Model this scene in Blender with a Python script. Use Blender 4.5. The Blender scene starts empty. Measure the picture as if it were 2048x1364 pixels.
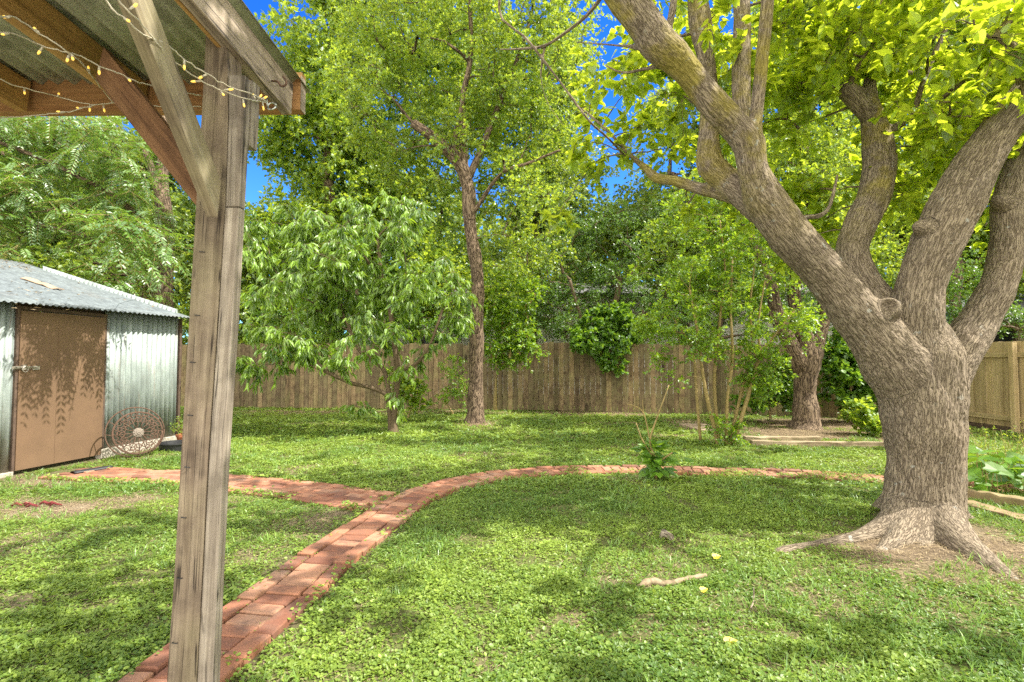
import bpy, bmesh, math, random
import numpy as np
from mathutils import Vector, Matrix
C = bpy.context.scene
col = C.collection
R = math.radians
rng = np.random.default_rng(7)
random.seed(7)

# ---------------------------------------------------------------- camera, sky, sun, exposure
F = 1000.0; W2, H2 = 1024.0, 682.0
PITCH = R(2.3); EYE = 1.38
cd = bpy.data.cameras.new('camera'); cam = bpy.data.objects.new('camera', cd); col.objects.link(cam)
cam.location = (0, 0, EYE); cam.rotation_euler = (R(90) + PITCH, 0, 0)
cd.sensor_width = 36; cd.lens = 36 * F / 2048; cd.clip_start = 0.02; cd.clip_end = 600
C.camera = cam
C.render.resolution_x = 1024; C.render.resolution_y = 682
FILL_CLOUD = 9.3
SUN_EL, SUN_AZ = R(53), R(101)          # azimuth clockwise from +Y
world = bpy.data.worlds.new('World'); C.world = world; world.use_nodes = True
wn = world.node_tree; bg = wn.nodes['Background']
sky = wn.nodes.new('ShaderNodeTexSky'); sky.sky_type = 'NISHITA'; sky.sun_disc = False
sky.sun_elevation = SUN_EL; sky.sun_rotation = SUN_AZ
sky.air_density = 1.0; sky.dust_density = 0.3; sky.ozone_density = 4.0
# unseen cloud added behind and above the camera to brighten shade; clear blue ahead
def wnode(t, **k):
    n = wn.nodes.new(t)
    for a, b in k.items(): setattr(n, a, b)
    return n
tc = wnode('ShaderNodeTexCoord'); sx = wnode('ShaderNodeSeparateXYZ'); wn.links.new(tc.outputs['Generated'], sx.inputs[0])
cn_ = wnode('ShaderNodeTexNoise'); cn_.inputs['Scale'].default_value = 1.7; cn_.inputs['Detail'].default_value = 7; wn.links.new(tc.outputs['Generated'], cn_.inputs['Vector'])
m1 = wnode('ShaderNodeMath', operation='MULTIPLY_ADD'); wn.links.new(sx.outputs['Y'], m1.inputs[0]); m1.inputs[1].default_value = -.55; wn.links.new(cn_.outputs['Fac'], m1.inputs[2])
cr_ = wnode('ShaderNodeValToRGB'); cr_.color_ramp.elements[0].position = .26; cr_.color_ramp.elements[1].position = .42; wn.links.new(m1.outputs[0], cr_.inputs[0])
tint = wnode('ShaderNodeMix', data_type='RGBA', blend_type='MULTIPLY'); tint.inputs[0].default_value = 1; wn.links.new(sky.outputs[0], tint.inputs[6]); tint.inputs[7].default_value = (.10, .42, .95, 1)
hz_ = wnode('ShaderNodeValToRGB'); wn.links.new(sx.outputs['Z'], hz_.inputs[0]); hz_.color_ramp.elements[0].color = (.42, .78, 1.0, 1); hz_.color_ramp.elements[1].color = (.09, .40, .95, 1); hz_.color_ramp.elements[0].position = .02; hz_.color_ramp.elements[1].position = .5
wn.links.new(hz_.outputs[0], tint.inputs[7])
cm_ = wnode('ShaderNodeMix', data_type='RGBA'); wn.links.new(cr_.outputs[0], cm_.inputs[0]); wn.links.new(tint.outputs[2], cm_.inputs[6]); cm_.inputs[7].default_value = (FILL_CLOUD, FILL_CLOUD * .96, FILL_CLOUD * .88, 1)
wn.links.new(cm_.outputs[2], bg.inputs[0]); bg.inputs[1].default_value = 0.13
sd = bpy.data.lights.new('sun', 'SUN'); sd.energy = 3.2; sd.angle = R(0.5); sd.color = (1, .95, .86)
so = bpy.data.objects.new('sun', sd); col.objects.link(so)
sv = Vector((math.sin(SUN_AZ) * math.cos(SUN_EL), math.cos(SUN_AZ) * math.cos(SUN_EL), math.sin(SUN_EL)))
so.rotation_euler = sv.to_track_quat('Z', 'Y').to_euler()
C.view_settings.view_transform = 'Standard'; C.view_settings.look = 'None'
C.view_settings.gamma = 1; C.view_settings.exposure = 1.52
C.render.engine = 'CYCLES'
C.cycles.max_bounces = 8; C.cycles.transmission_bounces = 6; C.cycles.diffuse_bounces = 5
C.cycles.use_adaptive_sampling = True; C.cycles.adaptive_threshold = 0.01
C.cycles.use_denoising = False; C.cycles.denoiser = 'OPENIMAGEDENOISE'; C.cycles.denoising_prefilter = 'ACCURATE'

# ---------------------------------------------------------------- pixel -> world
cp, sp = math.cos(PITCH), math.sin(PITCH)
def ray(u, v):
    x = (u - W2) / F; y = (H2 - v) / F
    return np.array([x, cp - y * sp, sp + y * cp])
def at(u, v, Y):
    d = ray(u, v); return np.array([0, 0, EYE]) + d * (Y / d[1])
def gr(u, v, z=0.0):
    d = ray(u, v); return np.array([0, 0, EYE]) + d * ((z - EYE) / d[2])
def V3(*a): return np.array(a, float)

# ---------------------------------------------------------------- numpy value noise
def _h(ix, iy, iz, s):
    n = (ix.astype(np.int64) * 374761393 + iy.astype(np.int64) * 668265263 + iz.astype(np.int64) * 2147483647 + s * 974634777) & 0xffffffff
    n = ((n ^ (n >> 13)) * 1274126177) & 0xffffffff
    n = (n ^ (n >> 16)) & 0xffffffff
    return n / 4294967295.0
def vnoise(p, s=0):
    p = np.asarray(p, float)
    if p.shape[1] == 2: p = np.c_[p, np.zeros(len(p))]
    i = np.floor(p).astype(np.int64); f = p - i; f = f * f * (3 - 2 * f)
    x, y, z = i.T; r = 0
    for dx in (0, 1):
        for dy in (0, 1):
            for dz in (0, 1):
                w = (f[:, 0] if dx else 1 - f[:, 0]) * (f[:, 1] if dy else 1 - f[:, 1]) * (f[:, 2] if dz else 1 - f[:, 2])
                r = r + w * _h(x + dx, y + dy, z + dz, s)
    return r
def fbm(p, o=4, s=0):
    a, t, r = 1.0, 0.0, 0
    p = np.asarray(p, float)
    for k in range(o):
        r = r + a * vnoise(p * (2.03 ** k) + 17.3 * k, s + k); t += a; a *= .5
    return r / t

# ---------------------------------------------------------------- mesh building
def mesh(name, verts, faces, mat=None, parent=None, attrs=None, vec=None, smooth=False, loc=None):
    verts = np.asarray(verts, np.float32).reshape(-1, 3)
    me = bpy.data.meshes.new(name)
    if isinstance(faces, np.ndarray): faces = [faces]
    if faces and not isinstance(faces[0], np.ndarray):
        by = {}
        for f in faces: by.setdefault(len(f), []).append(f)
        faces = [np.array(x) for x in by.values()]
    me.vertices.add(len(verts)); me.vertices.foreach_set('co', verts.ravel())
    tot = sum(f.size for f in faces); nf = sum(len(f) for f in faces)
    me.loops.add(tot); me.polygons.add(nf)
    me.loops.foreach_set('vertex_index', np.concatenate([f.ravel() for f in faces]).astype(np.int32))
    lt = np.concatenate([np.full(len(f), f.shape[1]) for f in faces]).astype(np.int32)
    me.polygons.foreach_set('loop_start', np.r_[0, np.cumsum(lt)[:-1]].astype(np.int32))
    me.update(calc_edges=True)
    for k, v in (attrs or {}).items():
        a = me.attributes.new(k, 'FLOAT', 'POINT'); a.data.foreach_set('value', np.asarray(v, np.float32))
    for k, v in (vec or {}).items():
        a = me.attributes.new(k, 'FLOAT_VECTOR', 'POINT'); a.data.foreach_set('vector', np.asarray(v, np.float32).ravel())
    me.polygons.foreach_set('use_smooth', np.full(nf, bool(smooth)))
    if mat: me.materials.append(mat)
    o = bpy.data.objects.new(name, me); col.objects.link(o)
    if parent: o.parent = parent
    return o
def tag(o, label, cat=None, group=None, kind=None):
    if label: o['label'] = label
    if cat: o['category'] = cat
    if group: o['group'] = group
    if kind: o['kind'] = kind
    return o
def thing(name, label, cat, loc=(0, 0, 0), group=None):
    o = bpy.data.objects.new(name, None); col.objects.link(o); o.empty_display_size = .1
    tag(o, label, cat, group); o['_loc'] = 0; del o['_loc']
    ROOTS.append((o, Vector(loc))); return o
ROOTS = []
def settle():
    # put every Empty at its thing's base while the parts keep their world positions
    for o, l in ROOTS:
        o.location = l
        for ch in o.children: ch.location = Vector(ch.location) - l

class MB:
    def __init__(s): s.v = []; s.f = []; s.n = 0; s.a = []; s.bc = []
    def add(s, v, f, bc=None, a=0.0):
        v = np.asarray(v, float).reshape(-1, 3)
        s.v.append(v); s.f += [tuple(int(i) + s.n for i in q) for q in f]; s.n += len(v)
        s.a.append(np.full(len(v), a) if np.isscalar(a) else a); s.bc.append(v if bc is None else np.asarray(bc, float))
    def hexa(s, c8, bc=None, a=0.0):
        s.add(c8, [(0, 3, 2, 1), (4, 5, 6, 7), (0, 1, 5, 4), (1, 2, 6, 5), (2, 3, 7, 6), (3, 0, 4, 7)], bc, a)
    def box(s, lo, hi, a=0.0, M=None):
        x0, y0, z0 = lo; x1, y1, z1 = hi
        c = np.array([(x0, y0, z0), (x1, y0, z0), (x1, y1, z0), (x0, y1, z0), (x0, y0, z1), (x1, y0, z1), (x1, y1, z1), (x0, y1, z1)], float)
        if M is not None: s.hexa(c @ M[0].T + M[1], c, a)
        else: s.hexa(c, None, a)
    def tube(s, pts, rad, seg=8, cap=True, a=0.0, flat=None):
        v, f, bc = tube(pts, rad, seg, cap); s.add(v, f, bc, a)
    def build(s, name, mat, parent=None, smooth=False, bevel=0):
        o = mesh(name, np.concatenate(s.v), s.f, mat, parent, {'rnd': np.concatenate(s.a)}, {'bc': np.concatenate(s.bc)}, smooth)
        if bevel:
            m = o.modifiers.new('b', 'BEVEL'); m.width = bevel; m.segments = 2; m.limit_method = 'ANGLE'
        return o
def frames(p):
    t = np.gradient(p, axis=0); t /= np.linalg.norm(t, axis=1)[:, None] + 1e-9
    r = np.array([1., 0, 0]) if abs(t[0][0]) < .8 else np.array([0, 1., 0])
    n = r - t[0] * (r @ t[0]); n /= np.linalg.norm(n); N = [n]
    for i in range(1, len(p)):
        n = N[-1] - t[i] * (N[-1] @ t[i]); n /= np.linalg.norm(n) + 1e-9; N.append(n)
    N = np.array(N); return t, N, np.cross(t, N)
def tube(pts, rad, seg=8, cap=True):
    p = np.asarray(pts, float); k = len(p); rad = np.broadcast_to(np.asarray(rad, float), (k,))
    t, N, B = frames(p)
    th = np.arange(seg) / seg * 2 * np.pi
    c, s_ = np.cos(th), np.sin(th)
    v = p[:, None] + rad[:, None, None] * (N[:, None] * c[None, :, None] + B[:, None] * s_[None, :, None])
    L = np.r_[0, np.cumsum(np.linalg.norm(np.diff(p, axis=0), axis=1))]
    bc = np.stack([rad[:, None] * c[None], rad[:, None] * s_[None], np.repeat(L[:, None], seg, 1)], -1)
    f = [(i * seg + j, i * seg + (j + 1) % seg, (i + 1) * seg + (j + 1) % seg, (i + 1) * seg + j) for i in range(k - 1) for j in range(seg)]
    v = v.reshape(-1, 3)
    if cap: f += [tuple(range(seg))[::-1], tuple((k - 1) * seg + j for j in range(seg))]
    return v, f, bc.reshape(-1, 3)
def spline(P, n):
    P = np.asarray(P, float); k = len(P)
    Q = np.vstack([2 * P[0] - P[1], P, 2 * P[-1] - P[-2]]); out = []
    L = np.r_[0, np.cumsum(np.linalg.norm(np.diff(P[:, :3], axis=0), axis=1))]
    for s in np.linspace(0, L[-1], n):
        i = min(max(np.searchsorted(L, s, 'right') - 1, 0), k - 2); t = (s - L[i]) / (L[i + 1] - L[i] + 1e-9)
        a, b, c, d = Q[i], Q[i + 1], Q[i + 2], Q[i + 3]
        out.append(.5 * ((2 * b) + (-a + c) * t + (2 * a - 5 * b + 4 * c - d) * t * t + (-a + 3 * b - 3 * c + d) * t ** 3))
    return np.array(out)

# ---------------------------------------------------------------- materials
def newmat(name):
    m = bpy.data.materials.new(name); m.use_nodes = True; nt = m.node_tree
    return m, nt, nt.nodes, nt.links, nt.nodes['Principled BSDF']
def ramp(nt, fac, stops):
    r = nt.nodes.new('ShaderNodeValToRGB'); e = r.color_ramp.elements
    while len(e) < len(stops): e.new(.5)
    for i, (p, c) in enumerate(stops): e[i].position = p; e[i].color = (*c, 1) if len(c) == 3 else c
    nt.links.new(fac, r.inputs[0]); return r.outputs[0]
def noise(nt, vec, scale, detail=4, rough=.55, dist=0):
    n = nt.nodes.new('ShaderNodeTexNoise'); n.inputs['Scale'].default_value = scale; n.inputs['Detail'].default_value = detail
    n.inputs['Roughness'].default_value = rough; n.inputs['Distortion'].default_value = dist
    if vec: nt.links.new(vec, n.inputs['Vector'])
    return n.outputs['Fac']
def mapping(nt, vec, scale=(1, 1, 1), loc=(0, 0, 0)):
    m = nt.nodes.new('ShaderNodeMapping'); m.inputs['Scale'].default_value = scale; m.inputs['Location'].default_value = loc
    nt.links.new(vec, m.inputs['Vector']); return m.outputs[0]
def attr(nt, name, out='Fac'):
    a = nt.nodes.new('ShaderNodeAttribute'); a.attribute_name = name; return a.outputs[out]
def objco(nt): return nt.nodes.new('ShaderNodeTexCoord').outputs['Object']
def mixc(nt, fac, a, b, mode='MIX'):
    m = nt.nodes.new('ShaderNodeMix'); m.data_type = 'RGBA'; m.blend_type = mode
    def put(s, x):
        if isinstance(x, bpy.types.NodeSocket): nt.links.new(x, s)
        elif isinstance(x, (int, float)): s.default_value = x
        else: s.default_value = (*x, 1)
    put(m.inputs[0], fac); put(m.inputs[6], a); put(m.inputs[7], b); return m.outputs[2]
def math_(nt, op, a, b=None):
    m = nt.nodes.new('ShaderNodeMath'); m.operation = op
    for s, x in ((m.inputs[0], a), (m.inputs[1], b)):
        if x is None: continue
        if isinstance(x, bpy.types.NodeSocket): nt.links.new(x, s)
        else: s.default_value = x
    return m.outputs[0]
def bump(nt, h, st, dist, base=None):
    b = nt.nodes.new('ShaderNodeBump'); b.inputs['Strength'].default_value = st; b.inputs['Distance'].default_value = dist
    nt.links.new(h, b.inputs['Height'])
    if base: nt.links.new(base, b.inputs['Normal'])
    return b.outputs[0]

def leafmat(name, c1, c2, tr, trans=.5, gloss=.06, rough=.45):
    """c1..c2: leaf colour over the random value, tr: colour of light let through"""
    m, nt, N, L, P = newmat(name); out = N['Material Output']; N.remove(P)
    r = attr(nt, 'rnd'); c = ramp(nt, r, [(0, c1), (.75, c2), (1, tuple(min(1, x * 1.35) for x in c2))])
    t = ramp(nt, r, [(0, tuple(x * .75 for x in tr)), (1, tr)])
    d = N.new('ShaderNodeBsdfDiffuse'); L.new(c, d.inputs[0])
    tl = N.new('ShaderNodeBsdfTranslucent'); L.new(t, tl.inputs[0])
    g = N.new('ShaderNodeBsdfGlossy'); g.inputs['Roughness'].default_value = rough; g.inputs[0].default_value = (1, 1, 1, 1)
    a = N.new('ShaderNodeMixShader'); a.inputs[0].default_value = trans; L.new(d.outputs[0], a.inputs[1]); L.new(tl.outputs[0], a.inputs[2])
    b = N.new('ShaderNodeMixShader'); b.inputs[0].default_value = gloss; L.new(a.outputs[0], b.inputs[1]); L.new(g.outputs[0], b.inputs[2])
    L.new(b.outputs[0], out.inputs[0]); return m
def barkmat(name, dark, mid, light, sc=1.0, bumpd=.012, moss=(.16, .15, .03), mossamt=.0, lich=.0, stretch=.22):
    m, nt, N, L, P = newmat(name); bc = attr(nt, 'bc', 'Vector')
    q = mapping(nt, bc, (sc, sc, sc * stretch))
    n1 = noise(nt, q, 30, 2, .45, .9)
    rid = math_(nt, 'ABSOLUTE', math_(nt, 'SUBTRACT', n1, .5))
    h = ramp(nt, rid, [(0, (0, 0, 0)), (.022, (.2,) * 3), (.07, (.85,) * 3), (.16, (1, 1, 1))])
    n2 = noise(nt, mapping(nt, bc, (sc, sc, sc * .6)), 90, 3, .6)
    c = ramp(nt, h, [(0, dark), (.45, mid), (1, light)])
    c = mixc(nt, .45, c, ramp(nt, n2, [(.25, (.45,) * 3), (.75, (1.2,) * 3)]), 'MULTIPLY')
    big = noise(nt, objco(nt), 2.2, 4, .6)
    c = mixc(nt, .5, c, ramp(nt, big, [(.3, (.6, .58, .55)), (.7, (1.25, 1.2, 1.12))]), 'MULTIPLY')
    if mossamt:
        mk = ramp(nt, noise(nt, objco(nt), 3.3, 5, .65), [(.62 - mossamt * .3, (0, 0, 0)), (.78 - mossamt * .3, (.75,) * 3)])
        mk = mixc(nt, 1.0, mk, attr(nt, 'moss', 'Color'), 'MULTIPLY')
        c = mixc(nt, mk, c, moss)
    if lich:
        lk = ramp(nt, noise(nt, objco(nt), 16, 3, .5), [(.66, (0, 0, 0)), (.7, (.8,) * 3)])
        lk = mixc(nt, 1.0, lk, ramp(nt, noise(nt, objco(nt), 2.6, 2), [(.45, (0, 0, 0)), (.6, (lich,) * 3)]), 'MULTIPLY')
        c = mixc(nt, lk, c, (.42, .42, .38))
    L.new(c, P.inputs['Base Color']); P.inputs['Roughness'].default_value = .9; P.inputs['Specular IOR Level'].default_value = .2
    b1 = bump(nt, h, .9, bumpd); L.new(bump(nt, n2, .5, bumpd * .4, b1), P.inputs['Normal']); return m
def woodmat(name, base, dark, light, axis=2, sc=1.0, rough=.8, stain=.5, green=0, knots=False, rndamt=.25, crack=0):
    """timber: grain along local axis of the 'bc' attribute"""
    m, nt, N, L, P = newmat(name); bc = attr(nt, 'bc', 'Vector')
    r = attr(nt, 'rnd'); cx = N.new('ShaderNodeCombineXYZ')
    for k in range(3): L.new(math_(nt, 'MULTIPLY', r, 37.0 + 11 * k), cx.inputs[k])
    va = N.new('ShaderNodeVectorMath'); L.new(bc, va.inputs[0]); L.new(cx.outputs[0], va.inputs[1]); bc2 = va.outputs[0]
    s = [38 * sc] * 3; s[axis] = 1.6 * sc
    g = noise(nt, mapping(nt, bc2, s), 1.0, 6, .62, .6)
    s2 = [160 * sc] * 3; s2[axis] = 5 * sc
    g2 = noise(nt, mapping(nt, bc2, s2), 1.0, 3, .5)
    c = ramp(nt, g, [(.25, dark), (.45, base), (.75, light)])
    c = mixc(nt, .5, c, ramp(nt, g2, [(.3, (.6,) * 3), (.65, (1.15,) * 3)]), 'MULTIPLY')
    st = noise(nt, mapping(nt, bc2, [6, 6, 6]), 1.0, 4, .6)
    c = mixc(nt, stain, c, ramp(nt, st, [(.3, (.45, .42, .4)), (.6, (1.1, 1.08, 1.05))]), 'MULTIPLY')
    if green:
        gk = ramp(nt, noise(nt, mapping(nt, bc2, [3, 3, 3]), 1.0, 4, .6), [(.42, (0, 0, 0)), (.62, (green,) * 3)])
        c = mixc(nt, gk, c, (.17, .18, .07))
    if rndamt:
        c = mixc(nt, rndamt, c, ramp(nt, r, [(0, (.5, .48, .45)), (.5, (1, 1, 1)), (1, (1.5, 1.4, 1.3))]), 'MULTIPLY')
    if knots:
        vo = N.new('ShaderNodeTexVoronoi'); vo.inputs['Scale'].default_value = 1
        kk = [5.5 * sc] * 3; kk[axis] = 2.3 * sc; L.new(mapping(nt, bc2, kk), vo.inputs['Vector'])
        c = mixc(nt, ramp(nt, vo.outputs['Distance'], [(.06, (.85,) * 3), (.13, (0, 0, 0))]), c, tuple(x * .35 for x in dark))
    if crack:
        s3 = [24 * sc] * 3; s3[axis] = .9 * sc
        n3 = noise(nt, mapping(nt, bc2, s3), 1.0, 3, .5, .3); a3 = math_(nt, 'ABSOLUTE', math_(nt, 'SUBTRACT', n3, .5))
        ck = ramp(nt, a3, [(0, (crack,) * 3), (.012, (crack * .7,) * 3), (.022, (0, 0, 0))])
        wh = ramp(nt, noise(nt, mapping(nt, bc2, [7, 7, 7]), 1.0, 2), [(.45, (0, 0, 0)), (.58, (1, 1, 1))])
        c = mixc(nt, mixc(nt, 1.0, ck, wh, 'MULTIPLY'), c, tuple(x * .3 for x in dark))
    L.new(c, P.inputs['Base Color']); P.inputs['Roughness'].default_value = rough; P.inputs['Specular IOR Level'].default_value = .25
    b1 = bump(nt, g, .8, .006 if crack else .004); L.new(bump(nt, g2, .6, .0025, b1), P.inputs['Normal']); return m
def flat(name, c, rough=.6, metal=0, var=.3, sc=20, bmp=.0):
    m, nt, N, L, P = newmat(name); n = noise(nt, objco(nt), sc, 4, .6)
    cc = mixc(nt, var, c, ramp(nt, n, [(.3, (.35,) * 3), (.7, (1.5,) * 3)]), 'MULTIPLY')
    L.new(cc, P.inputs['Base Color']); P.inputs['Roughness'].default_value = rough; P.inputs['Metallic'].default_value = metal
    if bmp: L.new(bump(nt, n, .6, bmp), P.inputs['Normal'])
    return m

M = {}
M['post'] = woodmat('weathered_post', (.20, .155, .112), (.07, .05, .036), (.34, .28, .21), 2, stain=.85, green=.25, knots=True, crack=.9)
M['post_grey'] = woodmat('grey_post_board', (.25, .215, .175), (.07, .058, .046), (.42, .38, .32), 2, stain=.8, crack=.9)
M['barge'] = woodmat('grey_barge_board', (.34, .28, .22), (.10, .08, .065), (.46, .39, .32), 1, stain=.9, knots=True, crack=.9)
M['brace_grey'] = woodmat('green_grey_brace', (.27, .215, .145), (.10, .075, .05), (.42, .36, .26), 2, stain=.8, green=.3, crack=.8)
M['rafter'] = woodmat('yellow_brown_rafter', (.37, .21, .07), (.21, .115, .035), (.50, .31, .12), 1, stain=.5, green=.15)
M['brace_brown'] = woodmat('red_brown_brace', (.19, .10, .05), (.08, .042, .022), (.28, .16, .08), 2, stain=.7, crack=.6)
M['header'] = woodmat('header_beam', (.33, .17, .07), (.17, .08, .03), (.45, .26, .11), 0, stain=.35, knots=True)
M['fence'] = woodmat('weathered_fence', (.225, .165, .098), (.085, .06, .036), (.32, .245, .15), 2, .35, stain=.85, green=.4, knots=True, rndamt=.7)
M['fence_new'] = woodmat('pale_fence', (.42, .32, .17), (.28, .19, .09), (.54, .43, .25), 2, .35, stain=.25, knots=True, rndamt=.35)
M['timber'] = woodmat('old_timber', (.36, .28, .18), (.14, .10, .06), (.5, .42, .3), 0, .5, stain=.6)
M['plank'] = woodmat('edging_plank', (.34, .24, .13), (.16, .11, .06), (.46, .35, .2), 0, .5, stain=.5, green=.3)
M['bark_big'] = barkmat('mulberry_bark', (.115, .088, .062), (.245, .195, .142), (.31, .255, .192), 2.6, .008, (.29, .24, .04), .6, .9, .11)
M['bark'] = barkmat('rough_bark', (.05, .035, .025), (.15, .105, .07), (.27, .2, .14), .8, .02)
M['bark_pale'] = barkmat('pale_bark', (.07, .055, .04), (.22, .18, .13), (.38, .32, .25), 1.0, .006)
M['twig'] = flat('twig', (.13, .09, .05), .85, var=.4)
M['stem_green'] = flat('stem', (.30, .22, .08), .7, var=.4)
M['lf_mulberry'] = leafmat('mulberry_leaf', (.08, .18, .015), (.22, .35, .02), (.70, .80, .04), .64, .05)
M['lf_elm'] = leafmat('elm_leaf', (.07, .16, .018), (.20, .34, .03), (.58, .70, .05), .55, .05)
M['lf_peach'] = leafmat('peach_leaf', (.05, .14, .02), (.19, .31, .03), (.42, .60, .03), .45, .055, .42)
M['lf_china'] = leafmat('chinaberry_leaf', (.05, .14, .025), (.14, .27, .03), (.34, .52, .04), .38, .09, .42)
M['lf_back'] = leafmat('back_leaf', (.06, .13, .018), (.17, .28, .03), (.50, .60, .05), .5, .06)
M['lf_dark'] = leafmat('evergreen_leaf', (.045, .12, .018), (.12, .24, .025), (.28, .46, .03), .38, .08, .35)
M['lf_myrtle'] = leafmat('myrtle_leaf', (.07, .19, .012), (.19, .34, .02), (.50, .68, .03), .5, .06)
M['lf_bush'] = leafmat('bush_leaf', (.05, .14, .015), (.14, .28, .02), (.34, .54, .03), .45, .05)
M['lf_ground'] = leafmat('clover_leaf', (.095, .185, .032), (.275, .375, .06), (.42, .54, .07), .37, .03)
M['lf_grass'] = leafmat('grass_blade', (.10, .22, .03), (.22, .38, .06), (.38, .55, .08), .35, .06)
M['lf_dry'] = leafmat('dry_litter', (.22, .16, .09), (.42, .33, .2), (.35, .25, .12), .2, .03)
M['lf_yellow'] = leafmat('yellow_leaf', (.75, .55, .02), (.85, .62, .02), (.8, .6, .02), .3, .05)

# galvanised corrugated metal
def metalmat(name, base, rust, tint, rough=.5, metal=.35, patch=.5):
    m, nt, N, L, P = newmat(name); o = objco(nt)
    n = noise(nt, mapping(nt, o, (6, 6, 1.2)), 1.4, 5, .65)
    c = ramp(nt, n, [(.3, tuple(x * .6 for x in base)), (.55, base), (.75, tint)])
    n2 = noise(nt, o, 2.3, 6, .7)
    c = mixc(nt, ramp(nt, n2, [(.56, (0, 0, 0)), (.72, (patch,) * 3)]), c, rust)
    n3 = noise(nt, o, 60, 2)
    if name == 'galvanised_wall':      # mud splashed up from the soil, and rust runs
        sp_ = nt.nodes.new('ShaderNodeSeparateXYZ'); L.new(o, sp_.inputs[0])
        lo = math_(nt, 'SUBTRACT', math_(nt, 'MULTIPLY', noise(nt, mapping(nt, o, (5, 5, 1.5)), 2.0, 4, .6), .9), sp_.outputs['Z'])
        c = mixc(nt, ramp(nt, lo, [(.0, (0, 0, 0)), (.35, (.75,) * 3)]), c, (.20, .15, .10))
        c = mixc(nt, ramp(nt, noise(nt, mapping(nt, o, (9, 9, .7)), 2.0, 4, .6), [(.60, (0, 0, 0)), (.72, (.6,) * 3)]), c, (.20, .12, .07))
    c = mixc(nt, .3, c, ramp(nt, n3, [(.35, (.6,) * 3), (.65, (1.25,) * 3)]), 'MULTIPLY')
    L.new(c, P.inputs['Base Color']); P.inputs['Roughness'].default_value = rough; P.inputs['Metallic'].default_value = metal
    L.new(bump(nt, n3, .25, .002), P.inputs['Normal']); return m
M['metal_wall'] = metalmat('galvanised_wall', (.30, .35, .33), (.22, .21, .18), (.44, .49, .47), .55, .1, .4)
M['metal_roof'] = metalmat('galvanised_roof', (.14, .165, .17), (.14, .12, .095), (.20, .235, .24), .65, .1, .6)
M['metal_under'] = metalmat('porch_sheet', (.42, .43, .34), (.30, .27, .19), (.50, .52, .42), .6, .1, .3)
M['door'] = flat('brown_door_paint', (.165, .10, .056), .7, var=.22, sc=3.0, bmp=.001)
M['rust'] = flat('rusty_iron', (.13, .075, .05), .85, .25, var=.7, sc=60, bmp=.002)
M['rust_pale'] = flat('pale_rusty_iron', (.24, .20, .16), .85, .1, var=.6, sc=80, bmp=.002)
M['hasp'] = flat('galvanised_hasp', (.42, .38, .32), .45, .6, var=.5, sc=60)
M['zinc'] = flat('zinc', (.6, .62, .62), .3, .9, var=.2)
M['black'] = flat('black_plastic', (.025, .026, .028), .5, var=.5, sc=12)
M['concrete'] = flat('concrete_footing', (.42, .38, .31), .95, var=.5, sc=14, bmp=.006)
M['terracotta'] = flat('terracotta', (.42, .15, .07), .8, var=.3)
M['stone'] = flat('stone', (.34, .25, .17), .9, var=.45, sc=14, bmp=.006)
M['darkwood'] = flat('dark_trim', (.10, .065, .045), .8, var=.5, sc=18)
M['red'] = flat('dark_red_cloth', (.16, .02, .02), .8, var=.5, sc=50)
M['house_white'] = flat('pale_siding', (.62, .60, .56), .8, var=.15, sc=3)
M['house_yellow'] = flat('cream_siding', (.60, .52, .36), .8, var=.12, sc=3)
M['roof_dark'] = flat('grey_shingles', (.15, .145, .145), .9, var=.4, sc=25)
M['glass'] = flat('window_glass', (.03, .035, .04), .08, var=.1)
M['wire'] = flat('clear_cable', (.52, .47, .36), .4, var=.2)
def bulbmat():
    m, nt, N, L, P = newmat('warm_bulb'); P.inputs['Base Color'].default_value = (.9, .65, .2, 1)
    P.inputs['Emission Color'].default_value = (1, .55, .06, 1); P.inputs['Emission Strength'].default_value = .35
    P.inputs['Roughness'].default_value = .3; return m
M['bulb'] = bulbmat()
def brickmat():
    m, nt, N, L, P = newmat('red_brick'); r = attr(nt, 'rnd'); o = objco(nt)
    c = ramp(nt, r, [(0, (.18, .072, .043)), (.3, (.28, .116, .064)), (.65, (.37, .162, .09)), (1, (.42, .23, .14))])
    n = noise(nt, o, 9, 5, .65)
    c = mixc(nt, ramp(nt, n, [(.46, (0, 0, 0)), (.66, (.8,) * 3)]), c, (.15, .08, .056))
    n2 = noise(nt, o, 130, 3, .6)
    c = mixc(nt, .45, c, ramp(nt, n2, [(.3, (.6,) * 3), (.7, (1.3,) * 3)]), 'MULTIPLY')
    n3 = noise(nt, mapping(nt, o, (1, 1, 1), (5, 3, 1)), 2.2, 4, .6)
    c = mixc(nt, ramp(nt, n3, [(.55, (0, 0, 0)), (.75, (.45,) * 3)]), c, (.45, .33, .24))
    L.new(c, P.inputs['Base Color']); P.inputs['Roughness'].default_value = .85
    L.new(bump(nt, n2, .5, .003), P.inputs['Normal']); return m
M['brick'] = brickmat()
def soilmat():
    m, nt, N, L, P = newmat('soil'); o = objco(nt)
    bare = attr(nt, 'bare')
    n = noise(nt, o, 3, 6, .65); n2 = noise(nt, o, 55, 4, .7)
    c = ramp(nt, n, [(.3, (.12, .09, .06)), (.55, (.20, .15, .10)), (.75, (.32, .26, .18))])
    soil = mixc(nt, .7, c, ramp(nt, n2, [(.3, (.45,) * 3), (.7, (1.45,) * 3)]), 'MULTIPLY')
    g = ramp(nt, n2, [(.3, (.07, .09, .025)), (.7, (.17, .17, .07))])
    L.new(mixc(nt, bare, g, soil), P.inputs['Base Color']); P.inputs['Roughness'].default_value = 1
    P.inputs['Specular IOR Level'].default_value = .1
    L.new(bump(nt, n2, .8, .02), P.inputs['Normal']); return m
M['soil'] = soilmat()

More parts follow.
